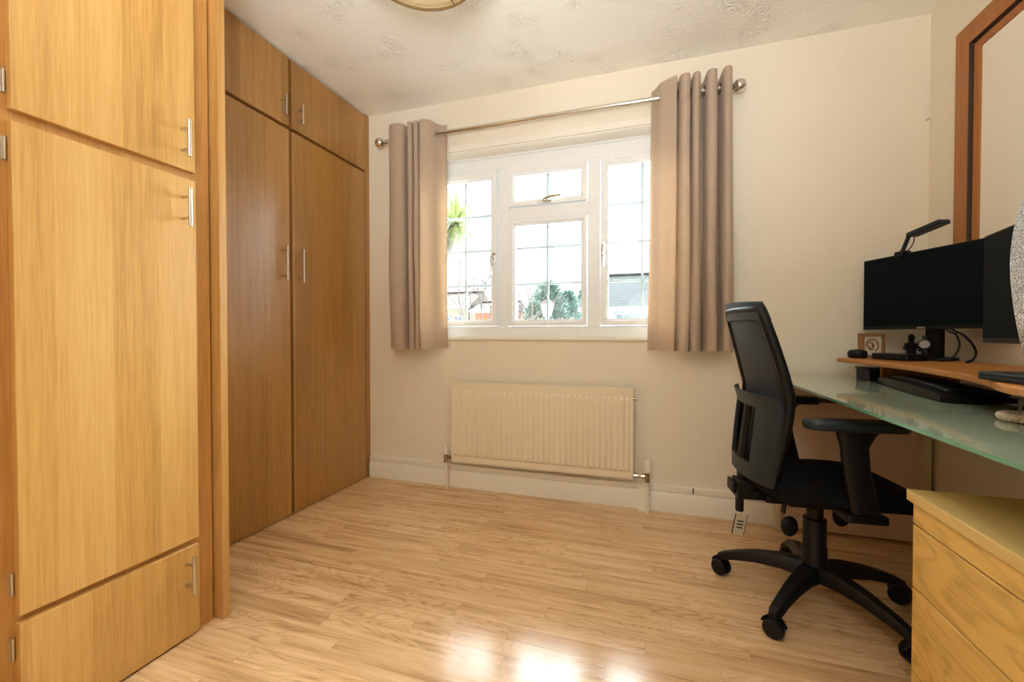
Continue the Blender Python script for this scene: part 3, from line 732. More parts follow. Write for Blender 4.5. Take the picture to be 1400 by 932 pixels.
# cables behind
def cable(pts, r, label):
    b = MB(); b.tube(catmull(pts, 8), r, 8); return tag(obj('cable', b, M['blackp']), label, 'cable')
cable([(1.055, 2.06, .985), (1.060, 2.03, .962), (1.076, 2.02, .950), (1.087, 2.02, .916), (1.080, 2.02, .884), (1.064, 2.02, .862), (1.048, 2.03, .853), (1.044, 2.06, .852), (1.060, 2.07, .852)], .0036,
      'inner black cable looping down beside the far monitor stand')
cable([(1.060, 2.07, .990), (1.070, 2.01, .962), (1.085, 1.995, .948), (1.108, 1.99, .915), (1.118, 1.99, .884), (1.106, 1.985, .858), (1.085, 1.975, .8525), (1.075, 1.95, .852)], .004,
      'outer black cable arching widest to the right of the far monitor stand')

# webcam light on monitor
wl = thing('webcam_light', 'small articulated clip-on light on top of the far monitor', 'clip light', (.99, 2.22, 1.287))
tc_ = e1+d1*.178; zt = .972+.315
q = Vector((tc_.x, tc_.y, zt)); nm_ = Vector((-.94, -.35, 0)).normalized()
sd = Vector((.90, .08, 0)).normalized()
b = MB(); b.obox(q-nm_*.01+up*.006, d1, nm_, up, .020, .016, .006); b.obox(q+nm_*.008+up*-.002, d1, nm_, up, .018, .003, .010); b.obox(q-nm_*.028+up*-.02, d1, nm_, up, .018, .003, .03)
obj('clamp', b, M['blackp'], wl, bevel=.002)
p0 = q-nm_*.01+up*.012; p1 = p0+up*.058+d1*.026; p2 = p1+d1*.022+up*.003; p3 = p1+d1*.13+up*.022
b = MB(); b.tube([p0, p1], .0075, 10); b.sphere(p1, .010, 12); b.tube([p1, p2], .007, 10); b.sphere(p0+up*.0, .010, 12); obj('arm', b, M['darkgrey'], wl)
b = MB(); ax = (p3-p2).normalized(); b.obox((p2+p3)/2, ax, nm_, ax.cross(nm_), (p3-p2).length/2+.012, .024, .009); obj('light_head', b, M['darkgrey'], wl, bevel=.004)
b = MB(); b.tube(catmull([p2-up*.004, p2-up*.028, p1-up*.045+d1*.012, p0+d1*.02], 6), .002, 8); obj('cord', b, M['blackp'], wl)

# rope coaster: coiled twisted cord
b = MB(); cc = Vector((.798, 1.245, DZ+.010))
for k_ in range(2):
    pts = []
    for k in range(160):
        a = 2*PI*k/160; tw = a*16+PI*k_
        pts.append(cc+Vector((math.cos(a), math.sin(a), 0))*(.046+.0042*math.cos(tw))+Vector((0, 0, .0042*math.sin(tw))))
    b.tube(pts, .0052, 8, closed=True)
b.lathe([(.001, -.0085), (.042, -.0085), (.042, .003), (.001, .003)], cc, (0, 0, 1), 32)
tag(obj('rope_coaster', b, M['rope']), 'cream twisted-cord coaster lying on the green glass desk', 'coaster')

# ------------------------------------------------------------------ mirror
mx, my0, my1, mz0, mz1 = XR, 1.30, 2.235, 1.02, 2.165
mir = thing('mirror', 'large brown wood framed mirror on the right wall above the monitors', 'mirror', (mx, 1.77, mz0))
fw = .116
def mring(b, x_o, o, x_i, i, mat=None):
    if mat: b.mat(mat)
    vs = []
    for (x, k) in ((x_o, o), (x_i, i)):
        vs += [(x, my0+k, mz0+k), (x, my1-k, mz0+k), (x, my1-k, mz1-k), (x, my0+k, mz1-k)]
    b.add(vs, [(a, (a+1) % 4, 4+(a+1) % 4, 4+a) for a in range(4)])
b = MB(); b.mat(M['mirwood'])
mring(b, XR, 0, XR-.022, 0); mring(b, XR-.022, 0, XR-.025, .003); mring(b, XR-.025, .003, XR-.025, .080)
mring(b, XR-.025, .080, XR-.010, .083, M['groove']); mring(b, XR-.010, .083, XR-.010, .092, M['groove'])
mring(b, XR-.010, .092, XR-.016, .094, M['mirwood']); mring(b, XR-.016, .094, XR-.010, fw)
mring(b, XR-.010, fw, XR-.004, fw); 
obj('frame', b, None, mir, smooth=0)
obj('mirror_glass', MB().box((XR-.007, my0+.1, mz0+.1), (XR-.0005, my1-.1, mz1-.1)), M['mirror'], mir, smooth=0)

# ------------------------------------------------------------------ pendant lamp shade
pl = thing('pendant_lamp', 'beige fabric drum shade pendant hanging from the ceiling', 'ceiling lamp', (-.72, 1.25, H))
pc = Vector((-.72, 1.255, 0)); R_ = .195
b = MB(); b.lathe([(R_, 2.152), (R_, 2.345), (R_-.003, 2.345), (R_-.003, 2.152)], pc, (0, 0, 1), 64, closed=True); obj('lamp_shade', b, M['shade'], pl, smooth=50)
b = MB(); b.lathe([(R_+.0015, 2.149), (R_+.0015, 2.157), (R_-.0045, 2.157), (R_-.0045, 2.149)], pc, (0, 0, 1), 64, closed=True); obj('shade_trim', b, M['shadetrim'], pl, smooth=50)
b = MB(); b.lathe([(R_-.004, 2.160), (R_-.004, 2.164), (.001, 2.164), (.001, 2.160)], pc, (0, 0, 1), 48); obj('diffuser', b, M['shade'], pl)
b = MB()
for a in (80, 200, 320):
    a = math.radians(a); b.tube([pc+Vector((0, 0, 2.158)), pc+Vector((math.cos(a)*R_*.97, math.sin(a)*R_*.97, 2.156))], .0025, 6)
obj('spider_ring', b, M['shadetrim'], pl)
b = MB(); b.tube([pc+Vector((0, 0, 2.28)), pc+Vector((0, 0, H-.02))], .003, 8); b.lathe([(.018, 2.23), (.018, 2.28), (.01, 2.29)], pc, (0, 0, 1), 16); obj('flex', b, M['white'], pl)
obj('ceiling_rose', MB().lathe([(.04, H-.022), (.045, H-.001)], pc, (0, 0, 1), 24), M['white'], pl)

# ------------------------------------------------------------------ black office chair
ch = thing('office_chair', 'black mesh-back office chair on castors facing the desk', 'chair', (.556, 1.77, 0), math.radians(6))
ch['_base'] = (0, 0, 0)
def cobj(n, b, m, p=None, **k): return obj(n, b, m, p or ch, **k)
b = MB()
b.lathe([(.030, .085), (.048, .09), (.050, .125), (.040, .145), (.036, .15)], (0, 0, 0), (0, 0, 1), 24)
angs = [math.radians(a-6) for a in (17, 89, 161, 233, 305)]
for a in angs:
    dr = Vector((math.cos(a), math.sin(a), 0)); sd_ = Vector((-dr.y, dr.x, 0))
    P = [(.02, .118, .034, .026), (.10, .122, .030, .022), (.18, .112, .025, .018), (.25, .094, .021, .015), (.295, .078, .019, .013), (.315, .068, .012, .010)]
    vs = []; 
    for r_, z_, hw, hh in P:
        for s_, t_ in ((-1, -1), (1, -1), (1, .2), (.62, 1), (-.62, 1), (-1, .2)): vs.append(dr*r_+sd_*hw*s_+Vector((0, 0, z_+hh*t_)))
    fs = [list(range(6))[::-1], list(range(30, 36))]
    for i in range(5):
        for k in range(6): fs.append((i*6+k, i*6+(k+1) % 6, (i+1)*6+(k+1) % 6, (i+1)*6+k))
    b.add(vs, fs)
cobj('five_star_base', b, M['blackp'], smooth=45)
for i, a in enumerate(angs):
    dr = Vector((math.cos(a), math.sin(a), 0)); p = dr*.302
    ra = a+(.5, -.7, 1.1, .25, -.4)[i]; wd_ = Vector((math.cos(ra), math.sin(ra), 0))
    b = MB()
    for s_ in (-1, 1): b.lathe([(.012, -.002), (.027, -.002), (.031, .004), (.031, .012), (.027, .018), (.010, .019)] , p+Vector((0, 0, .031))+wd_*s_*.006, wd_*s_, 20)
    b.tube([p+Vector((0, 0, .03)), p+Vector((0, 0, .082))], .008, 10)
    fd = Vector((-wd_.y, wd_.x, 0))
    # hood over the wheels
    hood = []
    for t_ in range(9):
        an = math.radians(15+150*t_/8); hood.append(p+Vector((0, 0, .031))+(fd*math.cos(an)+Vector((0, 0, 1))*math.sin(an))*.034)
    b.tube(hood, .009, 8, flat=(1.1, .35))
    cobj('castor', b, M['blackp'])
b = MB(); b.lathe([(.039, .13), (.039, .20), (.036, .205), (.036, .30), (.031, .302), (.026, .303), (.026, .36), (.02, .37)], (0, 0, 0), (0, 0, 1), 28); cobj('gas_lift', b, M['blackp'])
b = MB(); b.box((-.11, -.07, .355), (.10, .07, .395)); b.box((-.17, -.035, .350), (-.08, .035, .385)); cobj('tilt_mechanism', b, M['blackp'], bevel=.01, seg=3)
# seat cushion
def seat(u, v, top):
    a = (u-.5)*2; c = (v-.5)*2     # a forward, c left
    # squircle mapping
    x = a*math.sqrt(1-.32*c*c); y = c*math.sqrt(1-.32*a*a)
    X = .035+x*.262; Y = y*.250
    e = max(abs(a), abs(c)); edge = max(0, (e-.55)/.45)
    if top: z = .462+.012*c*c-.012*(1-abs(a))-.030*max(0, a)**3-.022*edge**3+.018*max(0, -a)**2
    else: z = .392+.030*edge**2-.018*max(0, a)**3+.008*c*c
    return Vector((X, Y, z))
b = MB(); b.grid(lambda u, v: seat(u, v, True), 24, 24, lambda u, v: seat(u, v, False)); cobj('seat', b, M['blackf'], smooth=80)
# backrest
def bu(z):   # forward position of the centre line
    pts = [(.455, -.186), (.52, -.182), (.60, -.172), (.70, -.158), (.76, -.157), (.85, -.180), (.95, -.208), (1.06, -.240)]
    for (a, ua), (c_, uc) in zip(pts, pts[1:]):
        if z <= c_ : t = max(0, (z-a)/(c_-a)); return ua+(uc-ua)*t
    return pts[-1][1]
def bw(z): return .222*(1-.16*((z-.74)/.30)**2) if z > .74 else .222*(1-.20*((.74-z)/.29)**2)
Z0b, Z1b = .462, 1.055
def back(u, v, off=0, lo=Z0b, hi=Z1b, ws=1.0):
    z = lo+(hi-lo)*v; c = (u-.5)*2; w = bw(z)*ws
    rnd = 1-.07*max(0, (v-.93)/.07)**2-.10*max(0, (.07-v)/.07)**2 if ws == 1.0 else 1
    x = bu(z)-.034*(1-c*c)+off
    return Vector((x, c*w*rnd, z+.006*(1-c*c)*(v-.5)*2))
b = MB(); b.grid(lambda u, v: back(.07+.86*u, .06+.88*v, -.004), 20, 30, lambda u, v: back(.07+.86*u, .06+.88*v, .004)); cobj('mesh_panel', b, M['mesh'], smooth=80)
path = []
for k in range(24): path.append(back(.04, .04+.92*k/24))
for k in range(12): path.append(back(.04+.92*k/12, .965))
for k in range(24): path.append(back(.96, .96-.92*k/24))
for k in range(12): path.append(back(.96-.92*k/12, .035))
b = MB(); b.tube(path, .0165, 10, closed=True, flat=(1.0, 1.0)); cobj('back_frame', b, M['blackp'], smooth=70)
b = MB(); b.grid(lambda u, v: back(u*.98+.01, .90+.105*v, -.014), 16, 5, lambda u, v: back(u*.98+.01, .90+.105*v, .012)); cobj('top_band', b, M['darkgrey'], smooth=70)
# rear lower shell + lumbar yoke
def shell(u, v, off):
    z = .455+.245*v; c = (u-.5)*2
    x = bu(z)-.020-.046*(1-abs(c)**2.4)+off+.008*(1-v)
    return Vector((x, c*(.214-.022*(1-v)**2), z))
for s0, s1 in ((0, .26), (.74, 1)):
    b = MB(); b.grid(lambda u, v: shell(s0+(s1-s0)*u, v, 0), 8, 12, lambda u, v: shell(s0+(s1-s0)*u, v, -.010)); cobj('rear_side_shell', b, M['darkgrey'], smooth=60)
b = MB(); b.grid(lambda u, v: shell(u, v*.22, 0), 16, 5, lambda u, v: shell(u, v*.22, -.011)); cobj('rear_lower_shell', b, M['darkgrey'], smooth=60)
b = MB(); b.grid(lambda u, v: shell(u, 1.0+.2*v, 0)+Vector((-.012*v, 0, 0)), 18, 4, lambda u, v: shell(u, 1.0+.2*v, -.008)+Vector((-.012*v, 0, 0))); cobj('lumbar_band', b, M['darkgrey'], smooth=60)
b = MB(); b.tube(catmull([(-.12, 0, .37), (-.19, 0, .372), (-.235, 0, .40), (-.242, 0, .46), (-.235, 0, .55), (-.222, 0, .66), (-.215, 0, .74)], 6), .017, 10, flat=(1.6, .7)); cobj('spine', b, M['blackp'], smooth=60)
b = MB(); b.box((-.262, -.035, .36), (-.17, .035, .425)); b.box((-.275, -.02, .375), (-.262, .05, .415)); b.lathe([(.014, 0), (.014, .02)], (-.20, .035, .39), (0, 1, 0), 12); b.lathe([(.014, 0), (.014, .02)], (-.20, -.035, .39), (0, -1, 0), 12)
b.tube([(-.245, 0, .37), (-.245, 0, .305)], .014, 10)
cobj('back_height_bracket', b, M['blackp'], bevel=.003)
# arms
for s_ in (-1, 1):
    yc = s_*.262
    b = MB(); b.prism(rr(-.145, .125, yc-.040, yc+.040, .036), .668, .697)
    a_ = cobj('armrest_pad', b, M['darkgrey'], bevel=.010, seg=4)
    b = MB()
    secs = [(.672, .0, .058, .022), (.655, -.008, .050, .019), (.62, -.012, .036, .016), (.55, -.006, .035, .016), (.47, .010, .037, .017), (.425, .020, .038, .018)]
    vs = []
    for z_, xc, hx, hy in secs:
        for k in range(16):
            t_ = 2*PI*k/16; cx_ = math.copysign(abs(math.cos(t_))**.6, math.cos(t_)); sy_ = math.copysign(abs(math.sin(t_))**.6, math.sin(t_))
            vs.append((xc+hx*cx_, yc+hy*sy_, z_))
    fs = [list(range(16))[::-1], list(range((len(secs)-1)*16, len(secs)*16))]
    for i in range(len(secs)-1):
        for k in range(16): fs.append((i*16+k, i*16+(k+1) % 16, (i+1)*16+(k+1) % 16, (i+1)*16+k))
    b.add(vs, fs); cobj('armrest_upright', b, M['blackp'], smooth=50)
    b = MB(); b.prism(rr(-.035, .075, min(yc-s_*.0, s_*.06), max(yc+s_*.018, s_*.06), .012) if s_ > 0 else rr(-.035, .075, yc-.018, -.06, .012), .398, .420); cobj('arm_bracket', b, M['blackp'], bevel=.004)
# levers with paddles
def paddle(p0, p1, c, r):
    b = MB(); b.tube([p0, ((p0[0]+p1[0])/2, (p0[1]+p1[1])/2, (p0[2]+p1[2])/2), p1], .007, 10)
    b.sphere(c, r, 20, (.95, .40, 1.25)); return b
cobj('adjuster_lever', paddle((-.10, -.02, .385), (-.110, -.025, .320), (-.092, -.032, .276), .029), M['blackp'])
cobj('adjuster_lever', paddle((.06, .09, .385), (.105, .10, .310), (.132, .10, .277), .032), M['blackp'])
TT = Matrix.Translation((-.240, -.012, .305)) @ Matrix.Rotation(math.radians(10), 4, 'Y')
b = MB(); b.T = TT; b.obox((0, 0, -.045), (1, .2, 0), (-.2, 1, 0), (0, 0, 1), .021, .0012, .038); b.tube([(0, 0, -.01), (0, .004, .01)], .0015, 6)
tg = cobj('hang_tag', b, M['tagw'])
b = MB(); 
b.T = TT
for dz in (.012, .0, -.012): b.obox((.001, -.0018, -.045+dz), (1, .2, 0), (-.2, 1, 0), (0, 0, 1), .011, .0006, .0022)
for s_ in (-1, 1): b.obox((s_*.0205, s_*.0041, -.045), (1, .2, 0), (-.2, 1, 0), (0, 0, 1), .0011, .0016, .038)
cobj('tag_print', b, M['ink'], tg)

# ------------------------------------------------------------------ pale leather chair (only its left edge in view)
lc = thing('leather_chair', 'pale grained leather high-back chair at the right edge of the picture', 'chair', (.70, .36, 0))
def lback(u, v, off):
    z = .50+.66*v; c = (u-.5)*2
    w = .287-.020*max(0, (z-1.03)/.1)**2.2-.024*max(0, (1.03-z)/.14)**1.6*(1 if z > .89 else 1)+(.02*max(0, (.80-z)/.3))
    th = .05*math.sqrt(max(0, 1-abs(c)**3))*math.sqrt(max(0, 1-abs(v*2-1)**5))
    return Vector((.6655+c*w, .66-.02*c*c-.02*v+(th if off > 0 else -th), z))
b = MB(); b.grid(lambda u, v: lback(u, v, 1), 40, 40, lambda u, v: lback(u, v, -1)); lbk = obj('back_cushion', b, M['leather'], lc, smooth=80)
b = MB(); b.prism(rr(.44, .96, .12, .62, .09), .42, .53); obj('seat', b, M['leather'], lc, bevel=.03, seg=4)
b = MB(); b.tube([(.70, .36, .08), (.70, .36, .42)], .03, 16)
for k in range(5):
    a = 2*PI*k/5+.3; b.tube([(.70, .36, .09), (.70+.27*math.cos(a), .36+.27*math.sin(a), .065)], [.024, .016], 10)
obj('pedestal', b, M['chrome'], lc)
for k in range(5):
    a = 2*PI*k/5+.3; b = MB(); b.lathe([(.02, -.02), (.028, -.015), (.028, .015), (.02, .02)], (.70+.27*math.cos(a), .36+.27*math.sin(a), .028), (math.sin(a), -math.cos(a), 0), 16)
    b.tube([(.70+.27*math.cos(a), .36+.27*math.sin(a), .03), (.70+.27*math.cos(a), .36+.27*math.sin(a), .07)], .008, 8); obj('castor', b, M['blackp'], lc)
b = MB(); b.tube([(.70, .36, .40), (.70, .66, .42), (.70, .69, .60)], .022, 10); obj('back_bracket', b, M['blackp'], lc)

# ------------------------------------------------------------------ outside
GZ = -2.9
m_grass = plain('pale paved ground', srgb(226, 226, 218), .9, var=.2, vscale=.4)
m_brick = plain('red brick', srgb(200, 122, 96), .9, var=.2, vscale=6)
m_render = plain('beige render', srgb(160, 150, 136), .9)
m_bluew = plain('pale blue render', srgb(170, 190, 215), .9)
m_fascia = plain('white fascia', srgb(225, 232, 235), .6)
m_wing = plain('grey window pane', srgb(110, 125, 140), .2)
m_roof = roof_mat('grey tiles', srgb(58, 63, 66), srgb(50, 54, 57))
m_roof2 = roof_mat('brown tiles', srgb(80, 64, 56), srgb(72, 58, 52))
m_bark = plain('bark', srgb(98, 90, 88), .9, var=.3, vscale=8)
m_conif = plain('conifer green', srgb(128, 150, 140), .9, var=.35, vscale=3)
m_palm = plain('palm leaf', srgb(146, 160, 96), .6, var=.2, vscale=9)
m_lampw = plain('white painted metal', srgb(214, 216, 212), .5)
m_fence = plain('weathered fence', srgb(150, 142, 130), .9, var=.15, vscale=5)
struct('ground_outside', MB().box((-60, 2.9, GZ-.3), (60, 90, GZ)), m_grass, smooth=0)

def house(name_label, x0, x1, y0, y1, ze, zr, wallm, roofm, wins):
    r = thing('house', name_label, 'house', ((x0+x1)/2, (y0+y1)/2, GZ))
    obj('walls', MB().box((x0, y0, GZ), (x1, y1, ze)), wallm, r, smooth=0)
    ym = (y0+y1)/2; o_ = .35
    b = MB(); vs = [(x0-o_, y0-o_, ze), (x1+o_, y0-o_, ze), (x1+o_, y1+o_, ze), (x0-o_, y1+o_, ze), (x0-o_, ym, zr), (x1+o_, ym, zr)]
    b.add(vs, [(0, 1, 5, 4), (2, 3, 4, 5), (0, 4, 3), (1, 2, 5), (0, 3, 2, 1)]); obj('roof', b, roofm, r, smooth=0)
    obj('gutter', MB().box((x0-o_, y0-o_-.08, ze-.18), (x1+o_, y0-o_+.04, ze+.04)), m_fascia, r, smooth=0)
    obj('ridge_tiles', MB().tube([(x0-o_, ym, zr), (x1+o_, ym, zr)], .12, 8), roofm, r)
    for wx, wz, ww, wh in wins:
        b = MB(); e = .07
        b.box((wx-ww/2, y0-.05, wz-wh/2), (wx-ww/2+e, y0+.02, wz+wh/2)); b.box((wx+ww/2-e, y0-.05, wz-wh/2), (wx+ww/2, y0+.02, wz+wh/2)); b.box((wx-e/2, y0-.05, wz-wh/2), (wx+e/2, y0+.02, wz+wh/2))
        b.box((wx-ww/2, y0-.05, wz-wh/2), (wx+ww/2, y0+.02, wz-wh/2+e)); b.box((wx-ww/2, y0-.05, wz+wh/2-e), (wx+ww/2, y0+.02, wz+wh/2))
        w_ = obj('window', b, m_fascia, r, smooth=0)
        obj('pane', MB().box((wx-ww/2+e, y0-.02, wz-wh/2+e), (wx+ww/2-e, y0+.01, wz+wh/2-e)), m_wing, w_, smooth=0)
    return r
house('house with a grey tiled roof seen through the right sash', -3.6, 3.5, 24.8, 32.0, 2.45, 4.75, m_bluew, m_roof, [(-1.45, 1.5, .95, 1.3), (-.55, 1.5, .95, 1.3), (.6, 1.5, .95, 1.3), (-1.2, -1.2, 1.2, 1.3), (.8, -1.2, 1.2, 1.3)])
h2 = house('red brick house beyond the fence, seen through the left sash', -12.6, -9.9, 30, 34, 2.75, 3.5, m_brick, m_roof2, [(-11.9, .6, .8, 1.0), (-10.8, .6, .8, 1.0)])
house('beige house at the far left of the window view', -18.6, -13.7, 31, 36, 3.2, 4.5, m_render, m_roof2, [(-15.6, 1.9, .9, 1.1), (-14.5, 1.9, .9, 1.1)])

# fence
fn = thing('garden_fence', 'weathered picket fence low across the window view', 'fence', (-8, 20, GZ))
b = MB()
for k in range(46):
    x = -10.3+k*.17; b.box((x, 20, GZ), (x+.10, 20.03, 1.72+.06*math.sin(k*2.1)))
obj('pickets', b, m_fence, fn, smooth=0)['kind'] = 'stuff'
obj('fence_rail', MB().box((-10.3, 20.03, 1.35), (-2.6, 20.09, 1.45)).box((-10.3, 20.03, -1.0), (-2.6, 20.09, -.9)), m_fence, fn, smooth=0)

# trees
def bare_tree(loc, H_, label, seed, lean=(0, 0), spread=.62, r0=.07):
    rnd = random.Random(seed); r = thing('bare_tree', label, 'tree', loc)
    b = MB(); tw = MB()
    def grow(p, d, L, rad_, lev):
        q = p; pts = [p]; rs_ = [rad_]
        n = 3
        for k in range(n):
            d = (d+Vector((rnd.uniform(-.22, .22), rnd.uniform(-.22, .22), rnd.uniform(-.08, .14)))).normalized()
            q = q+d*L/n; pts.append(q); rs_.append(rad_*(1-.35*(k+1)/n))
        (b if lev < 2 else tw).tube(pts, rs_, 6 if lev < 2 else 4)
        if lev >= 4: return
        for k in range(3 if lev else 4):
            a = rnd.uniform(0, 2*PI); s_ = spread*(1+.3*rnd.random())
            nd = (d+Vector((math.cos(a), math.sin(a), rnd.uniform(-.25, .4)))*s_).normalized()
            grow(pts[rnd.choice((2, 3))], nd, L*rnd.uniform(.6, .8), rad_*.55, lev+1)
    grow(Vector(loc), Vector((lean[0], lean[1], 1)).normalized(), H_*.42, r0, 0)
    obj('trunk', b, m_bark, r); obj('twigs', tw, m_bark, r)
    return r
bare_tree((-5.1, 13.1, GZ), 6.1, 'bare tree with crooked twigs across the right of the left sash', 5, (.02, 0), .55, .10)
bare_tree((-5.3, 17.6, GZ), 6.4, 'leafless tree at the left of the lower middle sash', 11, (.04, 0), .7, .09)
def conifer(loc, H_, R, label, seed):
    rnd = random.Random(seed); r = thing('conifer_tree', label, 'tree', loc)
    obj('trunk', MB().tube([loc, (loc[0], loc[1], loc[2]+H_*.9)], [.18, .03], 8), m_bark, r)
    b = MB()
    for k in range(2600):
        t = rnd.random()**.8; a = rnd.uniform(0, 2*PI); z = loc[2]+H_*(.12+.88*t)
        rr_ = R*(math.sin(PI*min(1, (1-t)*.62+.02))**.6)*rnd.uniform(.55, 1.05)
        p = Vector((loc[0]+rr_*math.cos(a), loc[1]+rr_*math.sin(a), z))
        d = Vector((math.cos(a), math.sin(a), rnd.uniform(.2, 1.1))).normalized(); s_ = d.cross(Vector((0, 0, 1))).normalized()
        L = rnd.uniform(.18, .42); w = L*.3
        b.add([p-s_*w, p+s_*w, p+d*L, p-s_*w*.5+Vector((0, 0, -.08))], [(0, 1, 2), (0, 3, 1)])
    # inner mass so the crown is solid
    b.lathe([(R*.75*math.sin(PI*min(1, (1-q/8)*.62+.02))**.6, H_*(.12+.85*q/8)) for q in range(9)], loc, (0, 0, 1), 12)
    obj('foliage', b, m_conif, r, smooth=0); return r
conifer((-6.75, 29, GZ), 7.4, 2.2, 'tallest round conifer in the middle sash, behind the lantern', 1)
conifer((-6.3, 34.0, GZ), 7.2, 1.7, 'lower conifer just right of the tallest one', 2)
conifer((-5.6, 39.0, GZ), 7.9, 2.0, 'conifer at the right end of the row, beside the tiled house', 3)
conifer((-6.7, 25.0, GZ), 5.7, .9, 'slim conifer left of the tallest one', 4)

# cabbage palm
pr_ = thing('cabbage_palm', 'spiky yellow-green cabbage palm at the left edge of the window', 'palm tree', (-4.63, 8.7, GZ))
b = MB(); b.tube(catmull([(-4.63, 8.7, GZ), (-4.65, 8.7, 0), (-4.59, 8.7, 2.0), (-4.30, 8.7, 3.0), (-4.14, 8.7, 3.35)], 6), [.12]*4*6+[.07], 8)
b.tube(catmull([(-4.61, 8.7, 1.6), (-4.73, 8.7, 2.5), (-4.75, 8.7, 3.2)], 6), .06, 8); obj('trunk', b, m_bark, pr_)
for hc in ((-4.12, 8.7, 3.4), (-4.75, 8.7, 3.25)):
    rnd = random.Random(int(hc[0]*100)); b = MB(); hc = Vector(hc)
    for k in range(150):
        a = rnd.uniform(0, 2*PI); el = rnd.uniform(-1.0, 1.45); L = rnd.uniform(.50, .80)
        d = Vector((math.cos(a)*math.cos(el), math.sin(a)*math.cos(el), math.sin(el))); s_ = d.cross(Vector((.01, 0, 1))).normalized()*.020
        m1 = hc+d*L*.55; e_ = hc+d*L+Vector((0, 0, -.12*math.cos(el)))
        b.add([hc-s_, hc+s_, m1+s_*1.2, m1-s_*1.2, e_], [(0, 1, 2, 3), (3, 2, 4)])
    obj('leaves', b, m_palm, pr_, smooth=0)

# street lantern
sl = thing('street_lantern', 'white lantern on a post seen through the lower middle sash', 'street lamp', (-2.116, 9, GZ))
b = MB(); b.tube([(-2.116, 9, GZ), (-2.116, 9, 1.33)], [.05, .03], 10); obj('post', b, m_lampw, sl)
b = MB()
c4 = lambda r_, z_: [(-2.116-r_, 9-r_, z_), (-2.116+r_, 9-r_, z_), (-2.116+r_, 9+r_, z_), (-2.116-r_, 9+r_, z_)]
b.add(c4(.07, 1.34)+c4(.12, 1.60), [(0, 1, 5, 4), (1, 2, 6, 5), (2, 3, 7, 6), (3, 0, 4, 7), (0, 3, 2, 1)]); obj('lantern_glass', b, m_lampw, sl, smooth=0)
b = MB()
for k in range(4):
    lo, hi = c4(.072, 1.34)[k], c4(.123, 1.60)[k]; b.tube([lo, hi], .010, 6)
b.add(c4(.145, 1.60)+c4(.05, 1.69), [(0, 1, 5, 4), (1, 2, 6, 5), (2, 3, 7, 6), (3, 0, 4, 7), (0, 3, 2, 1), (4, 5, 6, 7)]); b.sphere((-2.116, 9, 1.71), .025, 10)
obj('lantern_cage', b, m_bark, sl, smooth=0)

# ------------------------------------------------------------------ light
world = bpy.data.worlds.new('overcast sky'); bpy.context.scene.world = world; world.use_nodes = True
nt = world.node_tree; t = NT(nt); bg = nt.nodes['Background']
tc = t.n('ShaderNodeTexCoord'); sp = t.n('ShaderNodeSeparateXYZ'); t.l(tc.outputs['Generated'], sp.inputs[0])
# the sun stands behind thin cloud beyond the houses: that half of the sky is far brighter
g = t.math('ADD', t.math('MULTIPLY', sp.outputs[1], .8), t.math('MULTIPLY', sp.outputs[2], .35))
fac = t.ramp(g, [(.08, 0.0), (.55, 1.0)])
nz = t.n('ShaderNodeTexNoise', i_Scale=3.0, i_Detail=5.0); t.l(tc.outputs['Generated'], nz.inputs['Vector'])
cl = t.ramp(nz.outputs[0], [(.40, (.80, .90, 1, 1)), (.56, (1, 1, 1, 1))])
SKY_B, SKY_D = 1.2, 1.0
st = t.math('ADD', t.math('MULTIPLY', fac, SKY_B-SKY_D), SKY_D)
t.l(cl, bg.inputs['Color']); t.l(st, bg.inputs['Strength'])

sun = bpy.data.lights.new('veiled_sun', 'SUN'); sun.energy = 58; sun.angle = math.radians(95); sun.color = (.90, .96, 1.0)
so = bpy.data.objects.new('veiled_sun', sun); C.objects.link(so)
so.rotation_euler = (Vector((.02, -1, -.82))).to_track_quat('-Z', 'Y').to_euler()

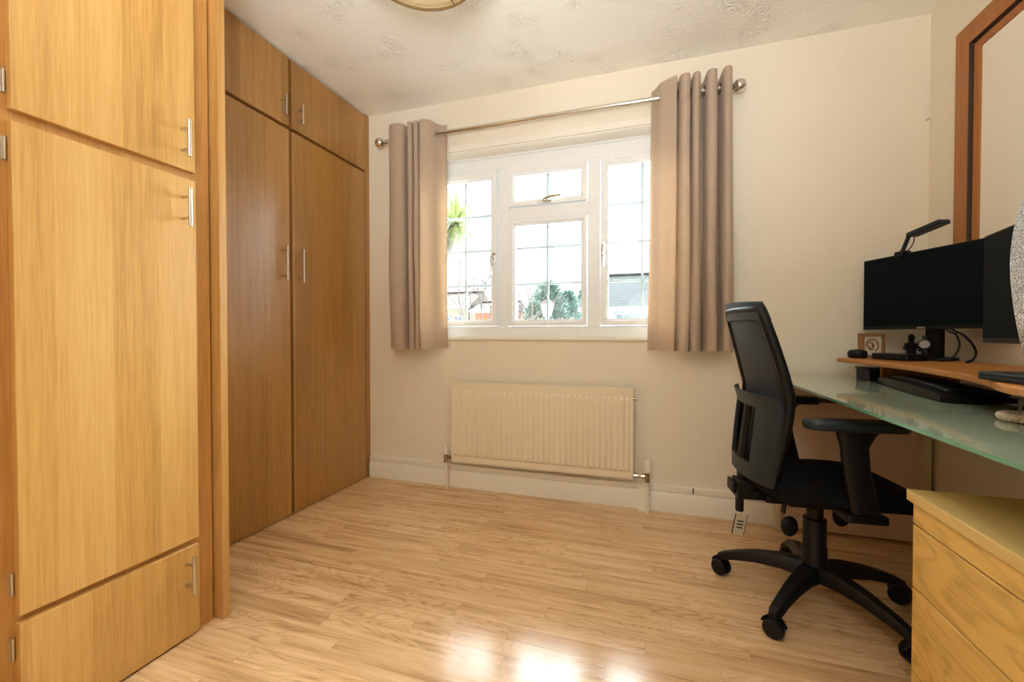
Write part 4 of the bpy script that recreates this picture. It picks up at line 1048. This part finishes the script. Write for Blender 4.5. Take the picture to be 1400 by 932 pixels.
def area(name, loc, rot, sx, sy, e, col=(1, 1, 1), portal=False):
    l = bpy.data.lights.new(name, 'AREA'); l.shape = 'RECTANGLE'; l.size = sx; l.size_y = sy; l.energy = e; l.color = col
    if portal: l.cycles.is_portal = True
    o = bpy.data.objects.new(name, l); C.objects.link(o); o.location = loc; o.rotation_euler = rot; return o
area('window_portal', ((OX0+OX1)/2, 2.68, (OZ0+OZ1)/2), (PI/2, 0, PI), 1.7, 1.2, 1, portal=True).rotation_euler = (-PI/2, 0, 0)
# added fill light, no real fixture, high in the unseen half of the room
l = bpy.data.lights.new('room_fill', 'POINT'); l.energy = 17; l.color = (.97, .98, 1); l.shadow_soft_size = .12
o = bpy.data.objects.new('room_fill', l); C.objects.link(o); o.location = (-.3, -.9, 2.22)

# added unseen fill spot, aimed up to brighten the ceiling
l = bpy.data.lights.new('ceiling_fill', 'SPOT'); l.energy = 150; l.color = (.95, .98, 1); l.shadow_soft_size = .3; l.spot_size = math.radians(110); l.spot_blend = 1
o = bpy.data.objects.new('ceiling_fill', l); C.objects.link(o); o.location = (.0, -.4, 1.2)
o.rotation_euler = (Vector((-.3, .75, 2.4))-Vector(o.location)).to_track_quat('-Z', 'Y').to_euler()

# ------------------------------------------------------------------ camera
cam = bpy.data.cameras.new('camera'); co = bpy.data.objects.new('camera', cam); C.objects.link(co)
cam.sensor_fit = 'HORIZONTAL'; cam.sensor_width = 36; cam.lens = 587/1400*36; cam.clip_start = .02; cam.clip_end = 300
co.location = (0, 0, .95); co.rotation_euler = (PI/2-.0148, 0, .3125)
sc = bpy.context.scene; sc.camera = co
sc.view_settings.view_transform = 'Standard'; sc.view_settings.look = 'None'; sc.view_settings.gamma = 1; sc.view_settings.use_curve_mapping = False
sc.view_settings.exposure = .28
sc.cycles.use_denoising = True
sc.cycles.max_bounces = 10; sc.cycles.diffuse_bounces = 7; sc.cycles.glossy_bounces = 4; sc.cycles.transparent_max_bounces = 12
sc.cycles.sample_clamp_indirect = 8
for o in bpy.data.objects:
    if '_base' in o: del o['_base']
